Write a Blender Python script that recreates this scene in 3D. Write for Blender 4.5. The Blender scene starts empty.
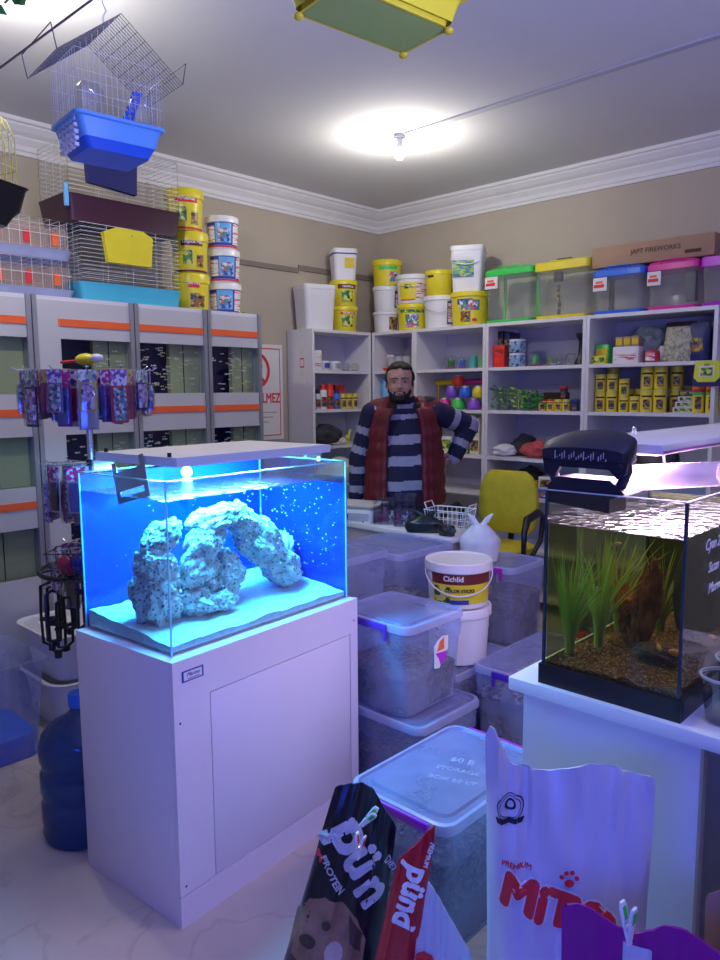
import bpy, bmesh, math, random
from mathutils import Vector, Matrix, noise as mnoise
random.seed(7)
SC = bpy.context.scene
COL = SC.collection
PI = math.pi
R_ = math.radians

# ---------------------------------------------------------------- camera
CAM_H = 1.5
cd = bpy.data.cameras.new('camera'); cam = bpy.data.objects.new('camera', cd); COL.objects.link(cam)
cd.sensor_fit = 'VERTICAL'; cd.sensor_height = 24.0; cd.lens = 740.0 / 960.0 * 24.0
cd.clip_start = 0.02; cd.clip_end = 60
yaw, pit, rol = R_(43.4), R_(-6.8), R_(-0.42)
fw = Vector((-math.sin(yaw) * math.cos(pit), math.cos(yaw) * math.cos(pit), math.sin(pit)))
rt = Vector((math.cos(yaw), math.sin(yaw), 0)); up = rt.cross(fw)
r2 = rt * math.cos(rol) + up * math.sin(rol); u2 = -rt * math.sin(rol) + up * math.cos(rol)
cam.matrix_world = Matrix(((r2.x, u2.x, -fw.x, 0), (r2.y, u2.y, -fw.y, 0), (r2.z, u2.z, -fw.z, CAM_H), (0, 0, 0, 1)))
SC.camera = cam

# ---------------------------------------------------------------- world, lights, exposure
SC.view_settings.view_transform = 'Standard'; SC.view_settings.look = 'None'
SC.view_settings.gamma = 1; SC.view_settings.use_curve_mapping = False
SC.view_settings.exposure = -0.08
SC.cycles.transparent_max_bounces = 32
SC.cycles.max_bounces = 8
SC.cycles.caustics_reflective = False; SC.cycles.caustics_refractive = False
SC.cycles.sample_clamp_indirect = 4.0
SC.cycles.sample_clamp_direct = 0
w = bpy.data.worlds.new('room_air'); SC.world = w; w.use_nodes = True
w.node_tree.nodes['Background'].inputs[0].default_value = (0.30, 0.29, 0.66, 1)
w.node_tree.nodes['Background'].inputs[1].default_value = 0.07

def point(name, loc, col, e, rad=0.05):
    l = bpy.data.lights.new(name, 'POINT'); l.color = col; l.energy = e; l.shadow_soft_size = rad
    o = bpy.data.objects.new(name, l); COL.objects.link(o); o.location = loc; return o
def area(name, loc, to, col, e, sx, sy):
    l = bpy.data.lights.new(name, 'AREA'); l.shape = 'RECTANGLE'; l.size = sx; l.size_y = sy; l.color = col; l.energy = e
    o = bpy.data.objects.new(name, l); COL.objects.link(o); o.location = loc
    o.rotation_euler = (Vector(to) - Vector(loc)).to_track_quat('-Z', 'Y').to_euler(); return o
point('ceiling_bulb_light', (-2.90, 3.42, 2.80), (1.0, 0.95, 0.86), 22, 0.03)
point('front_bulb_light', (-2.75, 1.12, 2.78), (1.0, 0.96, 0.92), 30, 0.03)
area('side_fill_light', (1.7, 2.9, 2.6), (-1.7, 1.5, 0.5), (1.0, 0.90, 0.95), 3, 1.2, 0.6)  # added unseen fill, puts pinkish white on the right-facing fronts
# another blue-lit marine tank stands behind the photographer
area('blue_tank_lamp', (-0.15, -0.45, 1.30), (-0.95, 1.5, 0.5), (0.02, 0.06, 1.0), 16, 0.7, 0.35)
area('blue_tank_uplight', (0.4, 0.9, 1.75), (0.25, 1.05, 3.0), (0.32, 0.34, 1.0), 82, 0.7, 0.5)

# ---------------------------------------------------------------- materials
def mat(name, col, rough=0.5, metal=0.0, alpha=1.0, var=0.0, scale=8.0, bump=0.0, bscale=None, spec=0.5, col2=None, coat=0.0, trans=0.0):
    m = bpy.data.materials.new(name); m.use_nodes = True; nt = m.node_tree
    b = nt.nodes['Principled BSDF']
    b.inputs['Base Color'].default_value = (*col, 1); b.inputs['Roughness'].default_value = rough
    b.inputs['Metallic'].default_value = metal; b.inputs['Alpha'].default_value = alpha
    b.inputs['Specular IOR Level'].default_value = spec; b.inputs['Coat Weight'].default_value = coat
    b.inputs['Transmission Weight'].default_value = trans
    tc = nt.nodes.new('ShaderNodeTexCoord')
    n = nt.nodes.new('ShaderNodeTexNoise'); n.inputs['Scale'].default_value = scale; n.inputs['Detail'].default_value = 5
    nt.links.new(tc.outputs['Object'], n.inputs['Vector'])
    v = max(var, 0.03)
    mx = nt.nodes.new('ShaderNodeMix'); mx.data_type = 'RGBA'
    c2 = col2 if col2 else tuple(c * (1 - v) for c in col)
    mx.inputs[6].default_value = (*col, 1); mx.inputs[7].default_value = (*c2, 1)
    rp = nt.nodes.new('ShaderNodeValToRGB'); rp.color_ramp.elements[0].position = 0.35; rp.color_ramp.elements[1].position = 0.65
    nt.links.new(n.outputs['Fac'], rp.inputs[0]); nt.links.new(rp.outputs[0], mx.inputs[0]); nt.links.new(mx.outputs[2], b.inputs['Base Color'])
    if bump:
        n2 = nt.nodes.new('ShaderNodeTexNoise'); n2.inputs['Scale'].default_value = bscale or scale * 3; n2.inputs['Detail'].default_value = 6
        nt.links.new(tc.outputs['Object'], n2.inputs['Vector'])
        bp = nt.nodes.new('ShaderNodeBump'); bp.inputs['Strength'].default_value = bump; bp.inputs['Distance'].default_value = 0.01
        nt.links.new(n2.outputs['Fac'], bp.inputs['Height']); nt.links.new(bp.outputs[0], b.inputs['Normal'])
    return m
def glass_mat(name, tint=(0.93, 0.97, 0.97), gl=1.0, rough=0.02, ior=1.45, bump=0.0, bscale=20, add=0.0):
    m = bpy.data.materials.new(name); m.use_nodes = True; nt = m.node_tree; nt.nodes.clear()
    o = nt.nodes.new('ShaderNodeOutputMaterial'); mx = nt.nodes.new('ShaderNodeMixShader')
    t = nt.nodes.new('ShaderNodeBsdfTransparent'); t.inputs[0].default_value = (*tint, 1)
    g = nt.nodes.new('ShaderNodeBsdfGlossy'); g.inputs['Roughness'].default_value = rough
    f = nt.nodes.new('ShaderNodeFresnel'); gm = nt.nodes.new('ShaderNodeNewGeometry')
    im = nt.nodes.new('ShaderNodeMapRange'); im.inputs[3].default_value = ior; im.inputs[4].default_value = 1 / ior   # thin sheet: same reflectance from both sides
    nt.links.new(gm.outputs['Backfacing'], im.inputs[0]); nt.links.new(im.outputs[0], f.inputs[0])
    mt = nt.nodes.new('ShaderNodeMath'); mt.operation = 'MULTIPLY_ADD'; mt.inputs[1].default_value = gl; mt.inputs[2].default_value = add; mt.use_clamp = True
    nt.links.new(f.outputs[0], mt.inputs[0]); nt.links.new(mt.outputs[0], mx.inputs[0])
    nt.links.new(t.outputs[0], mx.inputs[1]); nt.links.new(g.outputs[0], mx.inputs[2]); nt.links.new(mx.outputs[0], o.inputs[0])
    if bump:
        tc = nt.nodes.new('ShaderNodeTexCoord'); n2 = nt.nodes.new('ShaderNodeTexNoise'); n2.inputs['Scale'].default_value = bscale
        nt.links.new(tc.outputs['Object'], n2.inputs['Vector'])
        bp = nt.nodes.new('ShaderNodeBump'); bp.inputs['Strength'].default_value = bump; bp.inputs['Distance'].default_value = 0.02
        nt.links.new(n2.outputs['Fac'], bp.inputs['Height']); nt.links.new(bp.outputs[0], g.inputs['Normal']); nt.links.new(bp.outputs[0], f.inputs['Normal'])
    return m
def milky(name, col, dens=0.45, rough=0.3, var=0.25, scale=6):
    """thin translucent plastic: part see-through, part white scatter"""
    m = bpy.data.materials.new(name); m.use_nodes = True; nt = m.node_tree; b = nt.nodes['Principled BSDF']
    b.inputs['Base Color'].default_value = (*col, 1); b.inputs['Roughness'].default_value = rough
    o = nt.nodes['Material Output']; t = nt.nodes.new('ShaderNodeBsdfTransparent'); t.inputs[0].default_value = tuple(0.6 + 0.4 * c for c in col) + (1,)
    mx = nt.nodes.new('ShaderNodeMixShader'); tc = nt.nodes.new('ShaderNodeTexCoord'); n = nt.nodes.new('ShaderNodeTexNoise'); n.inputs['Scale'].default_value = scale
    mp = nt.nodes.new('ShaderNodeMapRange'); mp.inputs[1].default_value = 0.3; mp.inputs[2].default_value = 0.7
    mp.inputs[3].default_value = dens * (1 - var); mp.inputs[4].default_value = min(1, dens * (1 + var))
    nt.links.new(tc.outputs['Object'], n.inputs['Vector']); nt.links.new(n.outputs['Fac'], mp.inputs[0]); nt.links.new(mp.outputs[0], mx.inputs[0])
    nt.links.new(t.outputs[0], mx.inputs[1]); nt.links.new(b.outputs[0], mx.inputs[2]); nt.links.new(mx.outputs[0], o.inputs[0])
    return m
def emit(name, col, s):
    m = bpy.data.materials.new(name); m.use_nodes = True; nt = m.node_tree; nt.nodes.clear()
    o = nt.nodes.new('ShaderNodeOutputMaterial'); e = nt.nodes.new('ShaderNodeEmission'); e.inputs[0].default_value = (*col, 1); e.inputs[1].default_value = s
    nt.links.new(e.outputs[0], o.inputs[0]); return m
def blotch(name, cols, scale=30, rough=0.4, stretch=(1, 1, 1), rnd=0.0, bump=0.0):
    """printed / mixed surface: flat cells of the given colours"""
    m = bpy.data.materials.new(name); m.use_nodes = True; nt = m.node_tree; b = nt.nodes['Principled BSDF']; b.inputs['Roughness'].default_value = rough
    tc = nt.nodes.new('ShaderNodeTexCoord'); mp = nt.nodes.new('ShaderNodeMapping'); mp.inputs['Scale'].default_value = stretch; mp.inputs['Location'].default_value = (rnd, rnd * 1.7, rnd * 0.3)
    v = nt.nodes.new('ShaderNodeTexVoronoi'); v.inputs['Scale'].default_value = scale
    sx = nt.nodes.new('ShaderNodeSeparateColor'); cr = nt.nodes.new('ShaderNodeValToRGB'); cr.color_ramp.interpolation = 'CONSTANT'
    nt.links.new(tc.outputs['Object'], mp.inputs[0]); nt.links.new(mp.outputs[0], v.inputs['Vector']); nt.links.new(v.outputs['Color'], sx.inputs[0]); nt.links.new(sx.outputs[0], cr.inputs[0])
    el = cr.color_ramp.elements
    while len(el) > 1: el.remove(el[-1])
    el[0].position = 0; el[0].color = (*cols[0], 1)
    for i, c in enumerate(cols[1:]):
        e = el.new((i + 1) / len(cols)); e.color = (*c, 1)
    nt.links.new(cr.outputs[0], b.inputs['Base Color'])
    if bump:
        bp = nt.nodes.new('ShaderNodeBump'); bp.inputs['Strength'].default_value = bump; bp.inputs['Distance'].default_value = 0.01
        nt.links.new(v.outputs['Distance'], bp.inputs['Height']); nt.links.new(bp.outputs[0], b.inputs['Normal'])
    return m

M = {}
M['white_board'] = mat('white_melamine', (0.80, 0.79, 0.80), 0.35, var=0.04, scale=3)
M['cab_white'] = mat('white_lacquer_cabinet', (0.82, 0.76, 0.84), 0.28, var=0.05, scale=2.5, bump=0.02, bscale=60)
M['white_pl'] = mat('white_plastic', (0.85, 0.85, 0.86), 0.3)
M['cream_pl'] = mat('cream_plastic', (0.80, 0.76, 0.62), 0.4)
M['yellow_pl'] = mat('yellow_plastic', (0.85, 0.72, 0.03), 0.35, var=0.08)
M['dkyellow'] = mat('deep_yellow_plastic', (0.72, 0.55, 0.02), 0.4)
M['red_pl'] = mat('red_plastic', (0.75, 0.04, 0.03), 0.35)
M['orange'] = mat('orange_strip', (0.95, 0.16, 0.04), 0.4)
M['blue_pl'] = mat('blue_plastic', (0.03, 0.16, 0.75), 0.3)
M['ltblue_pl'] = mat('light_blue_plastic', (0.16, 0.48, 0.85), 0.3)
M['cyan_pl'] = mat('cyan_plastic', (0.08, 0.52, 0.72), 0.35)
M['navy_pl'] = mat('navy_plastic', (0.015, 0.02, 0.12), 0.35)
M['maroon_pl'] = mat('maroon_plastic', (0.05, 0.012, 0.03), 0.4)
M['black_pl'] = mat('black_plastic', (0.012, 0.012, 0.018), 0.35)
M['green_pl'] = mat('green_plastic', (0.05, 0.60, 0.10), 0.3)
M['pink_pl'] = mat('magenta_plastic', (0.80, 0.05, 0.35), 0.3)
M['violet_pl'] = mat('violet_plastic', (0.55, 0.03, 0.60), 0.3)
M['purple_pl'] = mat('purple_plastic', (0.25, 0.08, 0.60), 0.35)
M['alu'] = mat('brushed_aluminium', (0.42, 0.43, 0.45), 0.4, metal=0.55, var=0.1)
M['silver'] = mat('silver_panel', (0.66, 0.66, 0.64), 0.45, metal=0.15, var=0.06, scale=2)
M['chrome'] = mat('wire_chrome', (0.75, 0.76, 0.8), 0.25, metal=0.8)
M['wire_white'] = mat('white_wire', (0.85, 0.85, 0.85), 0.35)
M['wire_dark'] = mat('dark_wire', (0.10, 0.10, 0.12), 0.4, metal=0.4)
M['wire_yellow'] = mat('yellow_wire', (0.85, 0.80, 0.20), 0.4)
M['glass'] = glass_mat('clear_glass')
M['glass_edge'] = mat('glass_edge_green', (0.10, 0.45, 0.50), 0.1, alpha=0.7)
M['acrylic'] = glass_mat('clear_acrylic', (0.90, 0.92, 0.95), 1.0, 0.08, 1.5, add=0.04)
M['cardboard'] = mat('brown_cardboard', (0.46, 0.29, 0.17), 0.8, var=0.12, scale=5)
M['paper'] = mat('white_paper', (0.82, 0.81, 0.78), 0.7)
M['ink'] = mat('black_ink', (0.02, 0.02, 0.03), 0.6)
M['redink'] = mat('red_ink', (0.75, 0.03, 0.04), 0.6)
M['blueink'] = mat('blue_ink', (0.03, 0.06, 0.40), 0.6)
M['greyink'] = mat('grey_ink', (0.35, 0.35, 0.35), 0.6)
M['whiteink'] = mat('white_ink', (0.9, 0.9, 0.9), 0.5)
M['brown'] = mat('brown_dark', (0.10, 0.04, 0.02), 0.7, var=0.4, scale=20)

# ---------------------------------------------------------------- mesh helpers
class MB:
    def __init__(s): s.b = bmesh.new(); s.mi = 0; s.T = Matrix()
    def _v(s, p): return s.b.verts.new(s.T @ Vector(p))
    def _f(s, vs):
        try:
            f = s.b.faces.new(vs); f.material_index = s.mi; return f
        except ValueError: return None
    def box(s, x0, x1, y0, y1, z0, z1, bev=0.0, seg=2):
        c = [(x0, y0, z0), (x1, y0, z0), (x1, y1, z0), (x0, y1, z0), (x0, y0, z1), (x1, y0, z1), (x1, y1, z1), (x0, y1, z1)]
        v = [s._v(p) for p in c]
        fs = [s._f([v[i] for i in q]) for q in ((3, 2, 1, 0), (4, 5, 6, 7), (0, 1, 5, 4), (1, 2, 6, 5), (2, 3, 7, 6), (3, 0, 4, 7))]
        if bev > 0:
            es = list({e for f in fs for e in f.edges})
            r = bmesh.ops.bevel(s.b, geom=es, offset=bev, segments=seg, affect='EDGES', profile=0.5)
            for f in r['faces']: f.material_index = s.mi
        return s
    def loop(s, pts): return [s._v(p) for p in pts]
    def skin(s, loops, cap0=True, cap1=True, closed=True):
        for a, b in zip(loops, loops[1:]):
            n = len(a)
            for i in range(n if closed else n - 1):
                s._f([a[i], a[(i + 1) % n], b[(i + 1) % n], b[i]])
        if cap0: s._f(list(reversed(loops[0])))
        if cap1: s._f(loops[-1])
        return s
    def lathe(s, prof, c=(0, 0, 0), n=24, cap0=True, cap1=True):
        L = [s.loop([(c[0] + r * math.cos(2 * PI * i / n), c[1] + r * math.sin(2 * PI * i / n), c[2] + z) for i in range(n)]) for r, z in prof]
        return s.skin(L, cap0, cap1)
    def rr(s, prof, c=(0, 0), seg=4, cap0=True, cap1=True):
        """rounded-rectangle loft: prof rows (z, width, depth, radius)"""
        L = []
        for z, w, d, r in prof:
            r = min(r, w / 2 - 1e-4, d / 2 - 1e-4); pts = []
            for k, (sx, sy) in enumerate(((1, 1), (-1, 1), (-1, -1), (1, -1))):
                cx, cy = c[0] + sx * (w / 2 - r), c[1] + sy * (d / 2 - r)
                for j in range(seg + 1):
                    a = k * PI / 2 + j / seg * PI / 2
                    pts.append((cx + r * math.cos(a), cy + r * math.sin(a), z))
            L.append(s.loop(pts))
        return s.skin(L, cap0, cap1)
    def tube(s, path, r, n=6, cap=True, closed=False):
        P = [Vector(p) for p in path]; L = []; m = len(P)
        rr = r if isinstance(r, (list, tuple)) else [r] * m
        prev = None
        for i, p in enumerate(P):
            if closed: d = P[(i + 1) % m] - P[i - 1]
            else: d = P[min(i + 1, m - 1)] - P[max(i - 1, 0)]
            d = d.normalized() if d.length > 1e-9 else Vector((0, 0, 1))
            if prev is None: prev = d.orthogonal().normalized()
            u = (prev - d * prev.dot(d)); u = u.normalized() if u.length > 1e-6 else d.orthogonal().normalized()
            prev = u; v = d.cross(u)
            L.append(s.loop([p + (u * math.cos(2 * PI * k / n) + v * math.sin(2 * PI * k / n)) * rr[i] for k in range(n)]))
        if closed: L.append(L[0]); cap = False
        return s.skin(L, cap, cap)
    def ball(s, c, r, sub=2, sc=(1, 1, 1), nz=0.0, nf=4.0, seed=0):
        t = bmesh.new(); bmesh.ops.create_icosphere(t, subdivisions=sub, radius=1.0)
        mp = {}
        for v in t.verts:
            d = v.co.normalized(); k = 1 + (nz * mnoise.noise(d * nf * 0.5 + Vector((seed * 3.1, seed * 1.7, seed))) if nz else 0)
            mp[v.index] = s._v((c[0] + d.x * r * sc[0] * k, c[1] + d.y * r * sc[1] * k, c[2] + d.z * r * sc[2] * k))
        for f in t.faces: s._f([mp[v.index] for v in f.verts])
        t.free(); return s
    def poly(s, pts, d):
        """flat outline in x,z extruded from y=0 to y=d; pts as (x, z)"""
        a = s.loop([(x, 0, z) for x, z in pts]); b = s.loop([(x, d, z) for x, z in pts])
        return s.skin([a, b])
    def build(s, name, m, parent=None, smooth=False, loc=None, rotz=None):
        me = bpy.data.meshes.new(name)
        bmesh.ops.recalc_face_normals(s.b, faces=s.b.faces[:])
        s.b.to_mesh(me); s.b.free()
        for x in (m if isinstance(m, (list, tuple)) else [m]): me.materials.append(x)
        if smooth:
            me.polygons.foreach_set('use_smooth', [True] * len(me.polygons))
            try: me.set_sharp_from_angle(angle=R_(40))
            except Exception: pass
        o = bpy.data.objects.new(name, me); COL.objects.link(o)
        if parent: o.parent = parent
        if loc: o.location = loc
        if rotz is not None: o.rotation_euler = (0, 0, rotz)
        return o
def tag(o, label, cat, group=None, kind=None):
    o['label'] = label; o['category'] = cat
    if group: o['group'] = group
    if kind: o['kind'] = kind
    return o
def thing(name, label, cat, loc=(0, 0, 0), rotz=0.0, group=None, rot=None):
    o = bpy.data.objects.new(name, None); COL.objects.link(o); o.location = loc; o.rotation_euler = rot or (0, 0, rotz)
    o.empty_display_size = 0.05
    return tag(o, label, cat, group)
def struct(o): o['kind'] = 'structure'; return o
def bx(name, m, parent, x0, x1, y0, y1, z0, z1, bev=0.0):
    return MB().box(x0, x1, y0, y1, z0, z1, bev).build(name, m, parent, smooth=bev > 0)
def copy_tree(o, parent=None):
    c = o.copy(); COL.objects.link(c)
    if parent: c.parent = parent
    for ch in o.children: copy_tree(ch, c)
    return c
def embolden(me, b):
    """heavier strokes: the same glyphs laid over themselves, shifted by the stroke weight"""
    bm = bmesh.new()
    for i in range(8):
        m2 = me.copy(); dx, dy = b * math.cos(i * PI / 4), b * math.sin(i * PI / 4)
        for v in m2.vertices: v.co.x += dx; v.co.y += dy; v.co.z += i * 0.00001
        bm.from_mesh(m2); bpy.data.meshes.remove(m2)
    bm.to_mesh(me); bm.free(); return me
def lettering(body, size, m, parent, loc=(0, 0, 0), rot=(PI / 2, 0, 0), R=None, z=0.0, ext=0.0006, name='lettering', sx=1.0, bold=0.0, a0=0.0, shear=0.0):
    """text facing local -Y; with R it is wrapped round a vertical cylinder"""
    c = bpy.data.curves.new(name, 'FONT'); c.body = body; c.size = size; c.extrude = ext; c.align_x = 'CENTER'; c.align_y = 'CENTER'; c.resolution_u = 3; c.shear = shear
    t = bpy.data.objects.new('t', c); me = bpy.data.meshes.new_from_object(t); bpy.data.objects.remove(t)
    if bold: me = embolden(me, bold)
    for v in me.vertices: v.co.x *= sx
    if R:
        for v in me.vertices:
            a = v.co.x / R + a0; rr = R + 0.0008 + v.co.z; v.co = Vector((rr * math.sin(a), -rr * math.cos(a), v.co.y + z))
        rot = (0, 0, 0)
    me.materials.clear(); me.materials.append(m)
    o = bpy.data.objects.new(name, me); COL.objects.link(o); o.parent = parent; o.location = loc; o.rotation_euler = rot
    return o
def patch(name, m, parent, R0, R1, a0, a1, z0, z1, n=12, out=0.0008):
    """label wrapped on a (tapered) cylinder; angle 0 faces local -Y"""
    b = MB(); a_ = []; b_ = []
    for i in range(n + 1):
        a = a0 + (a1 - a0) * i / n
        a_.append(b._v(((R0 + out) * math.sin(a), -(R0 + out) * math.cos(a), z0))); b_.append(b._v(((R1 + out) * math.sin(a), -(R1 + out) * math.cos(a), z1)))
    for i in range(n): b._f([a_[i], a_[i + 1], b_[i + 1], b_[i]])
    return b.build(name, m, parent, smooth=True)

# ---------------------------------------------------------------- the room
XW, YW, ZC = -4.28, 4.765, 2.97
XE, YE = 2.2, -2.2
M['wall'] = mat('beige_wall_paint', (0.53, 0.465, 0.36), 0.85, var=0.10, scale=1.3, bump=0.05, bscale=30)
M['ceil'] = mat('white_ceiling_paint', (0.74, 0.74, 0.74), 0.9, var=0.05, scale=1.0)
M['cornice'] = mat('white_plaster', (0.82, 0.81, 0.80), 0.8)
def floor_mat():
    m = mat('marbled_beige_floor', (0.62, 0.55, 0.45), 0.35, var=0.15, scale=3.0, bump=0.02); nt = m.node_tree; b = nt.nodes['Principled BSDF']
    src = b.inputs['Base Color'].links[0].from_socket
    tc = nt.nodes['Texture Coordinate']
    nz = nt.nodes.new('ShaderNodeTexNoise'); nz.inputs['Scale'].default_value = 2.6; nz.inputs['Detail'].default_value = 7; nz.inputs['Distortion'].default_value = 0.7
    nt.links.new(tc.outputs['Object'], nz.inputs['Vector'])
    cr = nt.nodes.new('ShaderNodeValToRGB'); e = cr.color_ramp.elements; e[0].position = 0.475; e[0].color = (0, 0, 0, 1); e[1].position = 0.50; e[1].color = (1, 1, 1, 1)
    x = e.new(0.525); x.color = (0, 0, 0, 1)
    nt.links.new(nz.outputs['Fac'], cr.inputs[0])
    mx = nt.nodes.new('ShaderNodeMix'); mx.data_type = 'RGBA'; mx.inputs[7].default_value = (0.36, 0.29, 0.22, 1)
    mm = nt.nodes.new('ShaderNodeMath'); mm.operation = 'MULTIPLY'; mm.inputs[1].default_value = 0.38
    nt.links.new(cr.outputs[0], mm.inputs[0]); nt.links.new(mm.outputs[0], mx.inputs[0]); nt.links.new(src, mx.inputs[6]); nt.links.new(mx.outputs[2], b.inputs['Base Color'])
    return m
M['floor'] = floor_mat()
struct(bx('floor', M['floor'], None, XW - .1, XE + .1, YE - .1, YW + .1, -0.1, 0))
struct(bx('ceiling', M['ceil'], None, XW - .1, XE + .1, YE - .1, YW + .1, ZC, ZC + 0.1))
struct(bx('wall_left', M['wall'], None, XW - .1, XW, YE, YW, 0, ZC))
struct(bx('wall_back', M['wall'], None, XW - .1, XE + .1, YW, YW + .1, 0, ZC))
struct(bx('wall_right', M['wall'], None, XE, XE + .1, YE, YW, 0, ZC))
struct(bx('wall_front', M['wall'], None, XW - .1, XE + .1, YE - .1, YE, 0, ZC))
def cornice(name, pts_fn, a, b):
    prof = [(0, -0.165), (0.012, -0.165), (0.014, -0.145), (0.022, -0.140), (0.026, -0.115), (0.05, -0.085), (0.052, -0.075), (0.075, -0.06), (0.10, -0.035), (0.104, -0.025), (0.118, -0.02), (0.12, 0), (0, 0)]
    m = MB(); m.skin([m.loop([pts_fn(t, d, z) for d, z in prof]) for t in (a, b)])
    return struct(m.build(name, M['cornice'], None))
cornice('trim_1', lambda t, d, z: (XW + d, t, ZC + z), YE, YW)
cornice('trim_2', lambda t, d, z: (t, YW - d, ZC + z), XW, XE)
g = MB(); g.box(XW + 0.0, XW + 0.012, 3.10, 3.86, 2.395, 2.43); g.box(XW, XW + 0.012, 3.86, 4.70, 2.415, 2.455)
struct(g.build('trim_3', mat('grey_wall_duct', (0.25, 0.21, 0.17), 0.8), None))
# ---------------------------------------------------------------- shelving
BD = 0.022
def shelving(label, loc, rotz, w, d, levels, top=1.96):
    """open shelving; local x along the wall, front at y=0, back at y=d"""
    t = thing('shelving_unit', label, 'shelving unit', loc, rotz, 'white shelving units along the walls')
    for i in (0, 1):
        x0 = 0 if i == 0 else w - BD
        bx('side_panel', M['white_board'], t, x0, x0 + BD, 0, d, 0, top)
    bx('back_panel', M['shelf_back'], t, BD, w - BD, d - 0.008, d, 0.05, top - BD)
    bx('top_board', M['white_board'], t, BD, w - BD, 0, d, top - BD, top)
    for z in levels: bx('shelf_board', M['white_board'], t, BD, w - BD, 0.004, d - 0.008, z - BD, z)
    return t
M['shelf_back'] = mat('shelf_back_board', (0.62, 0.61, 0.70), 0.5, var=0.05)
LV = [1.66, 1.365, 1.045, 0.78, 0.42, 0.10]
YS = 4.37; SD = 0.385
shelving('narrow white shelving unit in the room corner, behind the man', (-3.99, YS, 0), 0, 0.425, SD, LV)
shelving('white shelving unit with stacked coloured pots, right of the man\'s head', (-3.563, YS, 0), 0, 0.633, SD, LV)
shelving('white shelving unit with the green plants and the yellow chair before it', (-2.928, YS, 0), 0, 0.740, SD, LV)
shelving('white shelving unit full of yellow tins, at the right end', (-2.186, YS, 0), 0, 0.775, SD, LV)
lu = shelving('white shelving unit on the left wall, its end panel bearing small stickers', (-3.995, 3.73, 0), PI / 2, 0.632, 0.275, [1.66, 1.37, 1.095, 0.80, 0.42, 0.10])
for k, (z, h, m) in enumerate([(1.80, .05, 'cream_pl'), (1.715, .07, 'redink'), (1.64, .05, 'cream_pl'), (1.58, .04, 'paper')]):
    bx('sticker', M[m], lu, -0.0012, -0.0002, 0.09, 0.135, z - h / 2, z + h / 2)
bx('sticker', M['paper'], lu, -0.0018, -0.0012, 0.095, 0.13, 1.69, 1.74)

# ---------------------------------------------------------------- no smoking sign on the wall
t = thing('wall_sign', 'white no smoking sign with red ring and border on the left wall', 'sign', (XW + 0.004, 3.42, 1.15), PI / 2)
bx('board', M['paper'], t, -0.26, 0.26, -0.004, 0.0, 0, 0.70)
b = MB()
for r in ((-0.235, 0.235, 0.665, 0.672), (-0.235, 0.235, 0.03, 0.037), (-0.235, -0.229, 0.03, 0.67), (0.229, 0.235, 0.03, 0.67)): b.box(r[0], r[1], -0.006, -0.004, r[2], r[3])
b.build('border', M['redink'], t)
b = MB(); b.T = Matrix.Translation((0.0, -0.006, 0.51)) @ Matrix.Rotation(PI / 2, 4, 'X')
b.skin([b.loop([(r * math.cos(a * PI / 20), r * math.sin(a * PI / 20), z) for a in range(40)]) for r, z in ((0.135, 0), (0.135, 0.002), (0.112, 0.002), (0.112, 0))], False, False)
b.T = Matrix.Translation((0, 0, 0.51)) @ Matrix.Rotation(R_(45), 4, 'Y'); b.box(-0.12, 0.12, -0.0075, -0.0055, -0.011, 0.011)
b.build('prohibition_ring', M['redink'], t)
b = MB(); b.box(-0.06, 0.05, -0.006, -0.0045, 0.50, 0.517); b.tube([(0.055, -0.006, 0.52), (0.065, -0.006, 0.54), (0.05, -0.006, 0.56), (0.062, -0.006, 0.585)], 0.004, 5); b.build('cigarette_symbol', M['ink'], t)
lettering('\u0130LMEZ', 0.10, M['redink'], t, (0.13, -0.005, 0.305), sx=0.72, bold=0.002)
lettering('S\u0130GARA \u0130\u00c7', 0.10, M['redink'], t, (-0.12, -0.005, 0.305), sx=0.60, bold=0.002)
for k in range(3): b = bx('fine_print', M['greyink'], t, -0.2, 0.2 - 0.04 * k, -0.0055, -0.004, 0.20 - k * 0.035, 0.206 - k * 0.035)

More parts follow.
